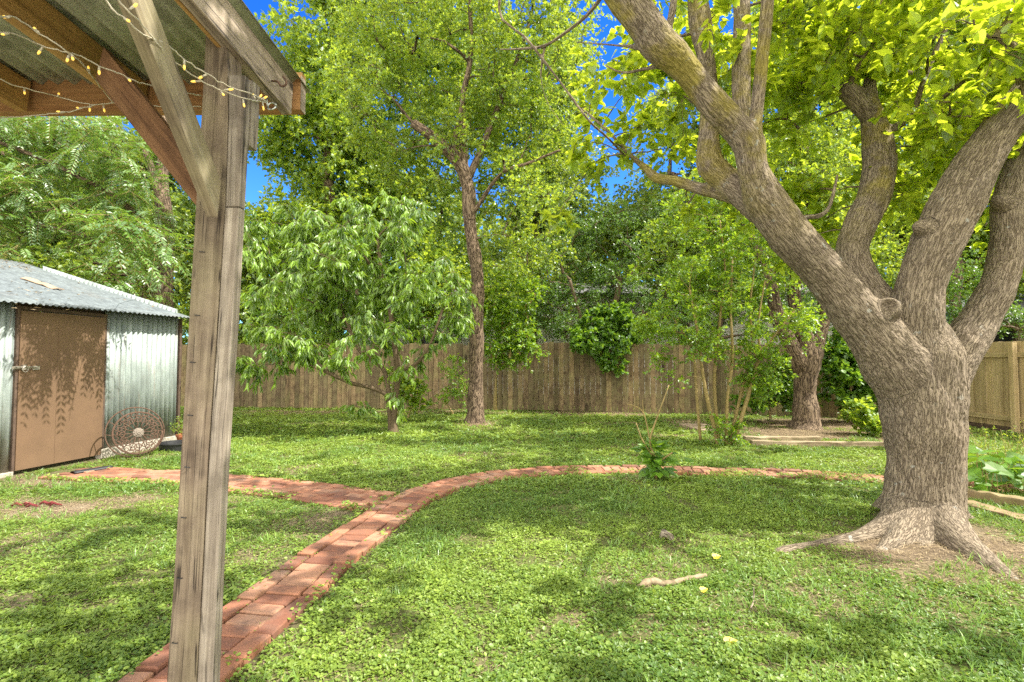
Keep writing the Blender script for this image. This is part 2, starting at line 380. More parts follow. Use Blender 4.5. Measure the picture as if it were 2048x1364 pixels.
# ================================================================ PATHS (centre lines on the ground)
Lpx = [(130, 1440), (259, 1348), (439, 1225), (523, 1172), (580, 1124), (668, 1071), (743, 1023), (800, 994), (860, 970), (930, 953), (1010, 942), (1100, 936), (1200, 933), (1300, 934), (1420, 937), (1560, 940), (1700, 948), (1780, 953), (1930, 964), (2100, 978)]
Rpx = [(400, 1440), (501, 1326), (576, 1252), (640, 1190), (686, 1146), (765, 1076), (817, 1032), (861, 1001), (900, 985), (960, 970), (1030, 958), (1110, 950), (1200, 946), (1300, 946), (1410, 949), (1550, 954), (1690, 962), (1775, 967), (1930, 979), (2100, 995)]
PL = np.array([(gr(*a)[:2]) for a in Lpx]); PR = np.array([(gr(*b)[:2]) for b in Rpx])
PC = spline((PL + PR) / 2, 260)
Bt = [(167, 940), (260, 941), (360, 943), (457, 953), (571, 961), (703, 976), (795, 988)]
Bb = [(120, 953), (264, 966), (360, 970), (457, 984), (571, 995), (676, 1014), (752, 1026)]
BC = spline((np.array([gr(*a)[:2] for a in Bt]) + np.array([gr(*a)[:2] for a in Bb])) / 2, 80)
PW = .46; BW = .60
def dist_to(P, line):
    out = np.full(len(P), 1e9)
    for k in range(0, len(line)):
        out = np.minimum(out, np.hypot(P[:, 0] - line[k, 0], P[:, 1] - line[k, 1]))
    return out

# ================================================================ GROUND
BARE = []      # (x, y, rx, ry, strength)
def bare(u, v, ru, rv, s=1.0):
    c = gr(u, v); c2 = gr(u, v + rv); c3 = gr(u, v - rv)
    BARE.append((c[0], c[1], ru / F * c[1], abs(c3[1] - c2[1]) / 2, s))
for b in [(120, 1012, 230, 22, 1.0), (250, 1000, 120, 12, .8), (60, 960, 200, 15, 1.1), (640, 1045, 60, 28, .8), (690, 1028, 48, 12, .9), (560, 1120, 70, 30, .4), (480, 1000, 60, 10, .6),
          (1850, 1105, 260, 55, 1.0), (2000, 1150, 160, 60, 1.0), (1640, 1085, 90, 22, .6), (1620, 868, 230, 18, 1.1), (1700, 850, 260, 16, 1.1), (1400, 850, 60, 14, .9),
          (1270, 960, 50, 12, .8), (1240, 1150, 90, 30, .55), (1150, 1230, 60, 30, .5), (1420, 1260, 120, 40, .5), (1380, 1085, 90, 20, .5), (1700, 1200, 160, 40, .5),
          (700, 826, 300, 6, .8), (1200, 828, 250, 5, .9), (820, 985, 60, 8, .7), (960, 1330, 60, 30, .45), (700, 1240, 60, 40, .4), (1580, 1340, 120, 40, .4),
          (330, 1175, 110, 60, .2), (260, 905, 60, 8, .8), (960, 850, 40, 10, .8), (560, 1290, 60, 60, .55)]: bare(*b)
def bareness(P):
    b = np.zeros(len(P))
    wob = (fbm(np.c_[P * 2.2, np.zeros(len(P))], 3, 3) - .5) * 1.1
    for x, y, rx, ry, s in BARE:
        d = np.hypot((P[:, 0] - x) / rx, (P[:, 1] - y) / ry) + wob
        b = np.maximum(b, s * np.clip(1.35 - d, 0, 1))
    n = fbm(np.c_[P * 1.1, np.ones(len(P)) * 4], 4, 9)
    b = np.maximum(b, np.clip((n - .63) * 5, 0, .6))
    e = np.minimum(dist_to(P, PC[::2]) - PW / 2, dist_to(P, BC) - BW / 2)
    b = np.maximum(b, np.clip(.75 - np.abs(e) / .10, 0, 1))
    return np.clip(b, 0, 1)
TRUNK = gr(1850, 1063)
def gz(P):
    z = (fbm(np.c_[P * .9, np.zeros(len(P))], 3, 5) - .5) * .05 + (fbm(np.c_[P * 4, np.zeros(len(P))], 2, 6) - .5) * .02
    e = np.minimum(dist_to(P, PC[::3]) - PW / 2, dist_to(P, BC[::2]) - BW / 2)
    k = np.clip(e / .35, 0, 1)
    z = z * k - .012 + .02 * k
    r = np.hypot(P[:, 0] - TRUNK[0], P[:, 1] - TRUNK[1])
    z = z * np.clip((np.hypot(P[:, 0] + 5.9, P[:, 1] - 7) - 2.2) / 2, .2, 1)
    return z + .07 * np.exp(-(r / .75) ** 2)
def grid(x0, x1, y0, y1, st):
    xs = np.arange(x0, x1 + st / 2, st); ys = np.arange(y0, y1 + st / 2, st)
    X, Y = np.meshgrid(xs, ys); P = np.c_[X.ravel(), Y.ravel()]; nx, ny = len(xs), len(ys)
    i = np.arange(nx * ny).reshape(ny, nx)
    f = np.stack([i[:-1, :-1], i[:-1, 1:], i[1:, 1:], i[1:, :-1]], -1).reshape(-1, 4)
    return P, f
def graded(lo, hi, a, b, st, big):
    inner = list(np.arange(a, b + 1e-6, st)); out = []; x, s = b, st
    while x < hi: s *= 1.5; x += min(s, big); out.append(min(x, hi))
    pre = []; x, s = a, st
    while x > lo: s *= 1.5; x -= min(s, big); pre.append(max(x, lo))
    return np.array(pre[::-1] + inner + out)
xs = graded(-200, 200, -9, 11, .07, 20); ys = graded(-60, 300, 1, 14.5, .07, 20)
X, Y = np.meshgrid(xs, ys); GP = np.c_[X.ravel(), Y.ravel()]; nx, ny = len(xs), len(ys)
ii = np.arange(nx * ny).reshape(ny, nx)
gf = np.stack([ii[:-1, :-1], ii[:-1, 1:], ii[1:, 1:], ii[1:, :-1]], -1).reshape(-1, 4)
g = mesh('ground', np.c_[GP, gz(GP)], gf, M['soil'], None, {'bare': bareness(GP)}, smooth=True); tag(g, 'soil of the back yard under the low green ground cover', 'ground', kind='structure')

# unseen concrete slab added to bounce sun up under the porch roof
pb = MB(); pb.box((-6, -6, -.1), (3.2, 1.35, .03)); o = pb.build('bounce_slab', M['concrete']); tag(o, 'unseen concrete slab added to bounce light up under the porch', 'bounce_slab', kind='structure')
# ---- bricks
def brick(mb, c, t, n, L, Wd, H=.06, z=.0, jit=.004):
    """c centre, t along, n across, bevelled block"""
    a = rng.uniform(-.02, .02); t2 = t * math.cos(a) + n * math.sin(a); n2 = n * math.cos(a) - t * math.sin(a)
    L *= rng.uniform(.97, 1.0); Wd *= rng.uniform(.96, 1.0); dz = rng.normal(0, jit)
    zt = z + dz; sl = rng.normal(0, .012, 2); v = []
    for (k, e, zz) in ((1.0, 0, -H), (1.0, 0, -.007), (1.0, -.006, 0)):
        for sx, sy in ((-1, -1), (1, -1), (1, 1), (-1, 1)):
            p = c + t2 * sx * (L / 2 + e) + n2 * sy * (Wd / 2 + e)
            v.append((p[0], p[1], zt + zz + (sl[0] * sx * L / 2 + sl[1] * sy * Wd / 2)))
    f = [(8, 9, 10, 11)]
    for b in (0, 4): f += [(b + j, b + (j + 1) % 4, b + 4 + (j + 1) % 4, b + 4 + j) for j in range(4)]
    mb.add(v, f, None, rng.random())
def frame_at(line, s, Ls):
    i = np.searchsorted(Ls, s) - 1; i = min(max(i, 0), len(line) - 2)
    k = (s - Ls[i]) / (Ls[i + 1] - Ls[i]); p = line[i] * (1 - k) + line[i + 1] * k
    d = line[min(i + 2, len(line) - 1)] - line[max(i - 1, 0)]; d /= np.linalg.norm(d); return p, d, np.array([-d[1], d[0]])
mb = MB(); Ls = np.r_[0, np.cumsum(np.linalg.norm(np.diff(PC, axis=0), axis=1))]
def up(s, p): return 0.022 - .008 * min(1, max(0, (p[0] + .2) / 1.5))
s = .05
while s < Ls[-1] - .1:                      # bricks laid across in the middle
    p, t, n = frame_at(PC, s, Ls); brick(mb, p, n, t, .205, .103, z=up(s, p)); s += .112
for side in (-1, 1):                        # edging bricks laid lengthwise
    s = .1 + .05 * side
    while s < Ls[-1] - .15:
        p, t, n = frame_at(PC, s, Ls); k = 1 + side * 0
        brick(mb, p + n * side * .166, t, n, .205, .108, z=up(s, p) + .004, jit=.006); s += .216
o = mb.build('path', M['brick']); tag(o, 'curved red brick garden path with lengthwise edging bricks', 'path', kind='structure')
mb = MB(); Lb = np.r_[0, np.cumsum(np.linalg.norm(np.diff(BC, axis=0), axis=1))]
for row in range(6):
    s = .0 + (.11 if row % 2 else 0)
    while s < Lb[-1] + .05:
        p, t, n = frame_at(BC, min(s, Lb[-1]), Lb)
        if s > Lb[-1]: p = p + t * (s - Lb[-1])
        q = p + n * (row - 2.5) * .108
        if dist_to(q[None], PC)[0] > PW / 2 + .07: brick(mb, q, t, n, .207, .103, z=.016)
        s += .215
o = mb.build('path', M['brick']); tag(o, 'straight brick path branching off towards the metal shed', 'path', kind='structure')

# ================================================================ LEAVES
def tri_leaf(kind):
    if kind == 'quad': return np.array([(0, 0, 0), (.42, -.32, .07), (1, 0, -.04), (.42, .32, .07)]), np.array([(0, 1, 2), (0, 2, 3)])
    if kind == 'round': return np.array([(0, 0, 0), (.30, -.42, .05), (.75, -.38, .04), (1, 0, -.02), (.75, .38, .04), (.30, .42, .05), (.5, 0, -.04)]), np.array([(0, 1, 6), (1, 2, 6), (2, 3, 6), (3, 4, 6), (4, 5, 6), (5, 0, 6)])
    if kind == 'heart':
        v = [(0, 0, 0), (-.10, -.26, .03), (.18, -.42, .06), (.52, -.33, .05), (.82, -.14, -.01), (1.05, 0, -.08), (.82, .14, -.01), (.52, .33, .05), (.18, .42, .06), (-.10, .26, .03), (.45, 0, -.02)]
        return np.array(v), np.array([(0, 1, 10), (1, 2, 10), (2, 3, 10), (3, 4, 10), (4, 5, 10), (5, 6, 10), (6, 7, 10), (7, 8, 10), (8, 9, 10), (9, 0, 10)])
    if kind == 'long':
        v = [(0, 0, 0), (.33, 0, -.04), (.68, 0, -.16), (1, 0, -.36), (.28, -.12, .01), (.65, -.10, -.11), (.28, .12, .01), (.65, .10, -.11)]
        return np.array(v), np.array([(0, 4, 1), (4, 5, 2), (4, 2, 1), (5, 3, 2), (0, 1, 6), (1, 2, 7), (1, 7, 6), (2, 3, 7)])
    if kind == 'slim': return np.array([(0, 0, 0), (.4, -.17, .03), (1, 0, -.10), (.4, .17, .03)]), np.array([(0, 1, 2), (0, 2, 3)])
    if kind == 'blade': return np.array([(0, -.035, 0), (0, .035, 0), (.55, .03, .10), (.55, -.03, .10), (1, 0, .02)]), np.array([(0, 1, 2), (0, 2, 3), (3, 2, 4)])
def unit(a): return a / (np.linalg.norm(a, axis=-1, keepdims=True) + 1e-9)
def leaf_geo(P, D, Nn, S, kind):
    T, Fc = tri_leaf(kind); D = unit(D); B = unit(np.cross(Nn, D)); Nn = np.cross(D, B)
    n, k = len(P), len(T)
    A = np.stack([D, B, Nn], 1) * np.asarray(S).reshape(-1, 1, 1)
    v = P[:, None] + np.einsum('kj,njc->nkc', T, A)
    f = (Fc[None] + (np.arange(n) * k)[:, None, None]).reshape(-1, 3)
    return v.reshape(-1, 3), f, k
def leaves(name, P, D, Nn, S, kind, mat, parent=None, rnd=None, smooth=False):
    v, f, k = leaf_geo(P, D, Nn, S, kind)
    rnd = rng.random(len(P)) if rnd is None else rnd
    return mesh(name, v, f, mat, parent, {'rnd': np.repeat(rnd, k)}, smooth=smooth)
def rdir(n): return unit(rng.normal(size=(n, 3)))

# ---- sticks: many thin straight twigs in one mesh (vectorised)
def sticks(name, A, B, ra, rb, mat, parent=None, seg=3):
    A = np.asarray(A); B = np.asarray(B); n = len(A); t = unit(B - A)
    r = np.where(np.abs(t[:, :1]) < .8, np.array([[1., 0, 0]]), np.array([[0, 1., 0]]))
    N = unit(np.cross(t, r)); Bn = np.cross(t, N); th = np.arange(seg) / seg * 2 * np.pi
    ra = np.broadcast_to(ra, (n,)); rb = np.broadcast_to(rb, (n,)); v = []
    for p, rr in ((A, ra), (B, rb)):
        v.append(p[:, None] + rr[:, None, None] * (N[:, None] * np.cos(th)[None, :, None] + Bn[:, None] * np.sin(th)[None, :, None]))
    v = np.concatenate(v, 1).reshape(-1, 3); b = (np.arange(n) * 2 * seg)[:, None]
    j = np.arange(seg); q = np.stack([j, (j + 1) % seg, seg + (j + 1) % seg, seg + j], -1)
    f = (b[:, :, None] + q[None]).reshape(-1, 4)
    return mesh(name, v, f, mat, parent, {'rnd': np.zeros(len(v))}, {'bc': v})

# ---- branching: clusters joined one by one to the nearest point already grown
def grow(skel, clus, rtip=.006, up=.35, sag=.0, rmax=.12):
    """skel: (n,3) points on trunk and limbs; clus: (m,3). returns list of (pts, radii)"""
    nodes = [tuple(p) for p in skel]; owner = [-1] * len(nodes)
    d0 = np.min(np.linalg.norm(clus[:, None] - skel[None], axis=2), 1); order = np.argsort(d0)
    br = []; NP = np.array(nodes, float); OW = np.array(owner)
    for ci in order:
        c = clus[ci]; dv = c - NP; d = np.linalg.norm(dv, axis=1)
        cost = d + np.maximum(0, -dv[:, 2]) * 1.2 + (OW >= 0) * .15
        j = int(np.argmin(cost)); a = NP[j]; L = d[j]
        ctrl = (a + c) / 2 + np.array([0, 0, up * L * .5]) + rng.normal(0, .08 * L, 3)
        t = np.linspace(0, 1, 7)[:, None]; pts = (1 - t) ** 2 * a + 2 * t * (1 - t) * ctrl + t * t * c
        pts[1:-1] += rng.normal(0, .012 * L, (5, 3))
        br.append([pts, int(OW[j]), 1]); k = len(br) - 1
        NP = np.vstack([NP, pts[2:]]); OW = np.r_[OW, [k] * 5]
    for k in range(len(br) - 1, -1, -1):
        p = br[k][1]
        if p >= 0: br[p][2] += br[k][2]
    return [(b[0], np.linspace(min(rmax, rtip * b[2] ** .5 * 1.4), rtip * .5, 7)) for b in br]
def branches_mesh(name, br, mat, parent, seg=5, into=None):
    if into is not None:
        for p, r in br: into.tube(p, r, seg, False)
        return
    mb = MB()
    for p, r in br: mb.tube(p, r, seg, False)
    return mb.build(name, mat, parent, smooth=True)

def foliage(clus, rad, nt, nl, size, kind, droop=.2, flatn=.6, twlen=1.0, svar=.25, side=.8, gravity=.0, young=0):
    """twigs fanning out of every cluster centre with leaves set along them"""
    m = len(clus); rad = np.broadcast_to(rad, (m,))
    d = rdir(m * nt); d[:, 2] *= .75; d = unit(d)
    O = np.repeat(clus, nt, 0) + rdir(m * nt) * (np.repeat(rad, nt) * .3)[:, None]
    Ltw = np.repeat(rad, nt) * rng.uniform(.5, 1.0, m * nt) * twlen
    E = O + d * Ltw[:, None]; E[:, 2] -= droop * Ltw
    t = rng.uniform(.15, 1.05, (m * nt, nl)); t[:, 0] = 1.0
    P = (O[:, None] + (E - O)[:, None] * t[..., None]).reshape(-1, 3)
    td = np.repeat(unit(E - O), nl, 0); n = len(P)
    sd = unit(np.cross(td, rdir(n)))
    D = unit(td * .6 + sd * side + np.array([0, 0, -gravity]))
    N_ = unit(rdir(n) * (1 - flatn) + np.array([0, 0, 1.0]) * flatn + .0)
    S = size * rng.uniform(1 - svar, 1 + svar, n)
    rn = np.clip(rng.beta(2, 2.4, n) + (np.repeat(rng.normal(0, .13, m), nt * nl)), 0, 1)
    if young:
        hgt = (t.reshape(-1) > 1 - young) * rng.uniform(.25, .6, n); rn = np.clip(rn + hgt, 0, 1)
    return P, D, N_, S, rn, O, E

def blob_points(blobs, n, gap=.0, gs=.6, seed=3):
    """blobs (u, v, Y, ru, rv, rY): ellipsoids placed where the crown's masses stand; returns points spread in them"""
    ce = [(np.array(b[1], float), np.array(b[2], float)) if b[0] == 'w' else (at(b[0], b[1], b[2]), np.array([b[3] / F * b[2], b[5], b[4] / F * b[2]])) for b in blobs]
    vols = np.array([e.prod() * (b[6] if b[0] != 'w' and len(b) > 6 else b[3] if b[0] == 'w' and len(b) > 3 else 1) for b, (c, e) in zip(blobs, ce)]); w = vols / vols.sum(); out = []
    for (c, e), k in zip(ce, (w * n * (1.0 + gap * 1.9)).astype(int) + 2):
        q = rdir(k) * (rng.random(k) ** (1 / 2.6))[:, None]; out.append(c + q * e)
    P = np.concatenate(out)
    if gap: P = P[vnoise(P / gs, seed) > gap]
    P = P[P[:, 2] > .15]
    rng.shuffle(P); return P[:n]

def tree(name, label, trunk, barkm, blobs, n, rad, nt, nl, size, kind, lmat, group=None, gap=.35, gs=.6, up=.3, rtip=.006, twigs=True, cat='tree', extra_skel=None, seg=10, tw_r=.0022, **kw):
    """trunk: list of limbs, each a list of (u, v, Y, radius px)"""
    l0 = trunk[0][0]; base = at(l0[0], l0[1], l0[2])
    root = thing(name, label, cat, (base[0], base[1], 0), group)
    mb = MB(); sk = []
    for li, limb in enumerate(trunk):
        p = np.array([at(a[0], a[1], a[2]) for a in limb]); r = np.array([a[3] / F * a[2] / math.hypot(1, (a[0] - 1024) / F) for a in limb])
        if li == 0: p[0][2] = min(p[0][2], -.02)
        q = spline(np.c_[p, r], max(8, len(p) * 6)); pts, rr = q[:, :3], np.maximum(q[:, 3], .004)
        pts = pts + (np.c_[fbm(pts * 1.3, 2, 1), fbm(pts * 1.3, 2, 2), pts[:, 2] * 0 + .5] - .5) * rr[:, None] * .8
        rr = rr * (1 + (fbm(pts * 3.1, 2, 4) - .5) * .35)
        if li == 0: rr = rr * (1 + .45 * np.exp(-np.maximum(pts[:, 2], 0) / .10))
        mb.tube(pts, rr, seg, True)
        sk.append(pts[int(len(pts) * (.45 if li == 0 else .2)):])
    sk = np.concatenate(sk)
    cl = blob_points(blobs, n, gap, gs)
    br = grow(sk, cl, rtip, up); branches_mesh('limbs', br, barkm, root, 4, mb)
    mb.build('trunk', barkm, root, smooth=True)
    P, D, N_, S, rn, O, E = foliage(cl, rad * rng.uniform(.7, 1.25, len(cl)), nt, nl, size, kind, **kw)
    crown = leaves('crown', P, D, N_, S, kind, lmat, root, rn)
    if twigs: sticks('twigs', O, E, tw_r, tw_r * .5, M['twig'], crown)
    return root

# ================================================================ FENCES
def fence_run(name, label, A, B, h0, h1, mat, pw=.14, rail_side=0, posts=0, dz=.0, group=None, th=.018):
    A = np.array(A, float); B = np.array(B, float); L = np.linalg.norm(B - A); t = (B - A) / L; n = np.array([-t[1], t[0]])
    root = thing(name, label, 'fence', (*((A + B) / 2), 0), group)
    k = int(L / pw); mb = MB(); w = L / k
    for i in range(k):
        s0 = i * w + .004; s1 = (i + 1) * w - .004; hh = h0 + (h1 - h0) * i / k + rng.normal(0, .018)
        a = A + t * s0 + n * rng.normal(0, .003); b = A + t * s1 + n * rng.normal(0, .003)
        bot = .04 if rail_side == 0 else .12
        c8 = [(a[0], a[1], bot), (b[0], b[1], bot), (b[0] + n[0] * th, b[1] + n[1] * th, bot), (a[0] + n[0] * th, a[1] + n[1] * th, bot),
              (a[0], a[1], hh), (b[0], b[1], hh + rng.normal(0, .004)), (b[0] + n[0] * th, b[1] + n[1] * th, hh), (a[0] + n[0] * th, a[1] + n[1] * th, hh)]
        bc = [(i * .9, 0, bot), (i * .9 + pw, 0, bot), (i * .9 + pw, th, bot), (i * .9, th, bot), (i * .9, 0, hh), (i * .9 + pw, 0, hh), (i * .9 + pw, th, hh), (i * .9, th, hh)]
        mb.hexa(c8, bc, rng.random())
    mb.build('board_panel', mat, root)
    off = n * .043
    for z in ((.17, 1.0, 1.58) if not rail_side else (.24, 1.46)):
        a = A + off; b = B + off; q = n * .02; mb = MB()
        mb.hexa([(a[0] - q[0], a[1] - q[1], z), (b[0] - q[0], b[1] - q[1], z), (b[0] + q[0], b[1] + q[1], z), (a[0] + q[0], a[1] + q[1], z),
                 (a[0] - q[0], a[1] - q[1], z + .09), (b[0] - q[0], b[1] - q[1], z + .09), (b[0] + q[0], b[1] + q[1], z + .09), (a[0] + q[0], a[1] + q[1], z + .09)],
                [(0, 0, 0), (0, 0, L), (.04, 0, L), (.04, 0, 0), (0, .09, 0), (0, .09, L), (.04, .09, L), (.04, .09, 0)], .5)
        mb.build('rail', mat, root)
    if rail_side:      # kick board along the ground
        mb = MB(); q = n * .012
        mb.hexa([(A[0] - q[0], A[1] - q[1], -.05), (B[0] - q[0], B[1] - q[1], -.05), (B[0] + q[0], B[1] + q[1], -.05), (A[0] + q[0], A[1] + q[1], -.05),
                 (A[0] - q[0], A[1] - q[1], .118), (B[0] - q[0], B[1] - q[1], .118), (B[0] + q[0], B[1] + q[1], .118), (A[0] + q[0], A[1] + q[1], .118)],
                [(0, 0, 0), (0, 0, L), (.04, 0, L), (.04, 0, 0), (0, .15, 0), (0, .15, L), (.04, .15, L), (.04, .15, 0)], .1)
        mb.build('kick_board', M['darkwood'], root)
    for s in (posts or []):
        c = A + t * s + n * .112; mb = MB(); e = .045
        mb.box((-e, -e, -.1), (e, e, (h0 + h1) / 2 - .03), .7, (np.array([[t[0], n[0], 0], [t[1], n[1], 0], [0, 0, 1.]]), np.array([c[0], c[1], 0])))
        mb.build('fence_post', mat, root, bevel=.004)
    return root
fence_run('wooden_fence', 'long weathered grey-brown board fence behind the narrow-leaved young tree', (-13.5, 15.1), (1.0, 13.75), 1.87, 1.87, M['fence'])
fence_run('wooden_fence', 'weathered board fence under the overhanging glossy shrub, behind the many-stemmed shrub tree', (1.003, 13.75), (9.62, 11.45), 1.87, 1.74, M['fence'])
fence_run('side_fence', 'pale new wooden fence with rails and a post, right of the big trunk', (9.55, -1.5), (9.55, 11.35), 1.76, 1.75, M['fence_new'], pw=.14, rail_side=-1, posts=[1.3, 3.7, 6.1, 8.5, 10.93])

# ================================================================ METAL SHED
SA = np.array([-6.06, 5.92]); SW = unit(np.array([.157, .988])); SN = np.array([SW[1], -SW[0]])
def sp3(s, n, z): q = SA + SW * s + SN * n; return (q[0], q[1], z)
shed = thing('storage_shed', 'corrugated metal shed with a brown plywood door and sloping tin roof', 'shed', sp3(.5, -1.2, 0))
def corr(name, s0, s1, z0, z1, mat, parent, pitch=.088, amp=.012, fn=None, nz=2, th=.0012):
    n = int((s1 - s0) / pitch * 8); ss = np.linspace(s0, s1, n + 1); v = []
    for i in range(nz):
        zz = z0 + (z1 - z0) * i / (nz - 1)
        for s in ss: v.append(fn(s, amp * math.sin(s / pitch * 2 * math.pi), zz))
    f = [(i * (n + 1) + j, i * (n + 1) + j + 1, (i + 1) * (n + 1) + j + 1, (i + 1) * (n + 1) + j) for i in range(nz - 1) for j in range(n)]
    o = mesh(name, v, f, mat, parent, smooth=True)
    m = o.modifiers.new('s', 'SOLIDIFY'); m.thickness = th; return o
corr('wall', -2.2, .165, .02, 2.10, M['metal_wall'], shed, fn=lambda s, a, z: sp3(s, a, z))
corr('wall', 1.27, 2.56, .12, 2.14, M['metal_wall'], shed, fn=lambda s, a, z: sp3(s, a, z))
corr('wall', -2.8, -.02, .05, 2.25, M['metal_wall'], shed, fn=lambda n, a, z: sp3(2.575 + a, n, z + (-n) * .3 * (z - .05) / 2.2))
def sbox(name, s0, s1, n0, n1, z0, z1, mat, parent, a=.5, bevel=0, bcz=True):
    mb = MB(); c = [sp3(s, n, z) for z in (z0, z1) for (s, n) in ((s0, n0), (s1, n0), (s1, n1), (s0, n1))]
    bc = [(s, n, z) for z in (z0, z1) for (s, n) in ((s0, n0), (s1, n0), (s1, n1), (s0, n1))]
    mb.hexa(c, bc, a); return mb.build(name, mat, parent, bevel=bevel)
sbox('corner_post', 2.59, 2.635, -.04, .02, 0, 2.1, M['darkwood'], shed)
sbox('footing', 1.25, 2.60, -.06, .045, -.1, .13, M['concrete'], shed, bevel=.008)
sbox('footing', -2.2, .17, -.06, .03, -.1, .05, M['concrete'], shed, bevel=.008)
fr = MB()
for (s0, s1, z0, z1) in ((.150, .178, .03, 2.06), (1.262, 1.295, .03, 2.06), (.18, 1.26, 2.012, 2.055)):
    fr.hexa([sp3(s, n, z) for z in (z0, z1) for (s, n) in ((s0, -.03), (s1, -.03), (s1, .022), (s0, .022))], None, .3)
fr.build('door_frame', M['darkwood'], shed)
# plywood door with shallow grooves
mb = MB(); gs = [.182, .62, .625, 1.258]
for i in range(3):
    dn = .034 if i % 2 == 0 else .031
    mb.hexa([sp3(s, n, z) for z in (.055, 2.0) for (s, n) in ((gs[i], .01), (gs[i + 1], .01), (gs[i + 1], dn), (gs[i], dn))], None, .5)
door = mb.build('door', M['door'], shed)
mb = MB()
hz = 1.38 - .012 * 6.1
hz = 1.30
for (s0, s1, n1, z0, z1) in ((.10, .30, .046, hz - .018, hz + .018), (.20, .235, .07, hz - .03, hz + .035), (.32, .40, .05, hz - .03, hz + .02)):
    mb.hexa([sp3(s, n, z) for z in (z0, z1) for (s, n) in ((s0, .036), (s1, .036), (s1, n1), (s0, n1))], None, .5)
mb.tube([sp3(.22 + .03 * math.cos(a), .075, hz - .02 + .035 * math.sin(a)) for a in np.linspace(0, 6.28, 12)], .005, 6)
mb.tube([sp3(.12, .06, hz + .005), sp3(.36, .06, hz + .005)], .007, 8)
mb.build('hasp', M['hasp'], door)
# interior backing and the other walls
sbox('wall', -2.2, 2.56, -2.85, -2.8, 0, 2.9, M['metal_wall'], shed)
sbox('rafter', -2.2, 2.56, -.10, -.05, 2.02, 2.10, M['darkwood'], shed)
def shr(s, a, n):      # roof sheet: n runs from the eave (+) back
    return sp3(s, n, 2.06 + (s / 2.6) * .04 + (.22 - n) * .30 + a + .012)
roof = corr('roof', -2.3, 2.66, .22, -3.3, M['metal_roof'], shed, pitch=.076, amp=.010, fn=shr, nz=12)
# curled sheet of bark and litter lying on the roof
def roofpt(u, v):
    d = ray(u, v)
    lo = 2; hi = 14
    for _ in range(50):
        y = (lo + hi) / 2; p = np.array([0, 0, EYE]) + d * y / d[1]; q = p[:2] - SA; n = q @ SN; s = q @ SW
        if p[2] > shr(s, 0, n)[2]: lo = y
        else: hi = y
    return p
a = roofpt(52, 560); b = roofpt(116, 581); v = []
for i, t in enumerate(np.linspace(0, 1, 12)):
    c = a * (1 - t) + b * t; w = .07 + .03 * math.sin(t * 9) * (1 if t < .8 else .6)
    for k, q in enumerate(np.linspace(-1, 1, 5)): v.append((c[0] + q * w * .3, c[1] + q * w, c[2] + .035 - .02 * abs(q) + .01 * math.sin(t * 12 + q)))
f = [(i * 5 + k, i * 5 + k + 1, (i + 1) * 5 + k + 1, (i + 1) * 5 + k) for i in range(11) for k in range(4)]
o = mesh('bark_piece', v, f, M['stone'], smooth=False); m = o.modifiers.new('s', 'SOLIDIFY'); m.thickness = .012
tag(o, 'curled piece of brown bark lying on the tin roof of the shed', 'bark')
Q = np.array([roofpt(rng.uniform(0, 330), 0) if False else roofpt(u, v) for u, v in [(rng.uniform(-60, 60), 536 + rng.normal(0, 5)) for _ in range(70)] + [(20 + 300 * rng.random() ** 1.5, rng.uniform(560, 622)) for _ in range(50)] + [(rng.uniform(-60, 45), 522 + rng.normal(0, 4)) for _ in range(40)]])
o = leaves('fallen_leaves', Q + [0, 0, .02], rdir(len(Q)) * [1, 1, .2], np.tile([0, 0, 1.], (len(Q), 1)) + rdir(len(Q)) * .4, rng.uniform(.04, .09, len(Q)), 'slim', M['lf_dry'])
tag(o, 'dry brown leaf litter scattered over the tin shed roof', 'leaf litter', kind='stuff')

# ---- round wrought-iron medallion leaning against the shed
mc = np.array([-5.40, 7.22, .365]); mn = unit(np.array([.80, -.62, .22])); mx = unit(np.cross([0, 0, 1.], mn)); my = np.cross(mn, mx)
def mp(r, a, d=0): return mc + mx * r * math.cos(a) + my * r * math.sin(a) + mn * d
med = thing('iron_medallion', 'round rusty scrollwork medallion leaning against the corrugated shed wall', 'garden ornament', (mc[0], mc[1], 0))
def ring(mb, r, rr, d=0, c=(0, 0), n=48, a0=0, a1=2 * math.pi): mb.tube([mp(0, 0, d) + mx * (c[0] + r * math.cos(a)) + my * (c[1] + r * math.sin(a)) for a in np.linspace(a0, a1, n)], rr, 6, True)
mb = MB(); ring(mb, .352, .0085); mb.build('outer_ring', M['rust'], med, True)
mb = MB(); ring(mb, .30, .008, .035, (.02, -.02)); ring(mb, .29, .005, .04, (.02, -.02)); mb.build('inner_ring', M['rust'], med, True)
for k in range(12):
    a = k * math.pi / 6; p = [mp(.352, a), mp(.29, a + .05, .035) + mx * .02 - my * .02]; mb = MB(); mb.tube(p, .006, 5); mb.build('spacer_bar', M['rust'], med, True)
mb = MB()
for k in range(8):
    a = k * math.pi / 4 + .2
    for sg in (-1, 1):
        pts = []
        for t in np.linspace(0, 1, 16):
            sp_ = 2.6 * math.pi * t; rr = .062 * (1 - t * .8)
            cc = (.195 * math.cos(a + sg * .20) + .02, .195 * math.sin(a + sg * .20) - .02)
            pts.append(mp(0, 0, .035) + mx * (cc[0] + rr * math.cos(a + sg * sp_)) + my * (cc[1] + rr * math.sin(a + sg * sp_)))
        mb.tube(pts, .0065, 5)
        mb.tube([mp(.06, a, .035) + mx * .02 - my * .02, mp(.13, a + sg * .2, .045) + mx * .02 - my * .02, pts[0]], .006, 5)
    for sg in (-1, 1, 0):
        b = a + sg * .26; q = mp(.262, b, .036) + mx * .02 - my * .02
        mb.tube([q + mx * .024 * math.cos(t) + my * .024 * math.sin(t) for t in np.linspace(b, b + 5, 9)], .006, 5)
mb.build('scrollwork', M['rust'], med, True)
mb = MB()
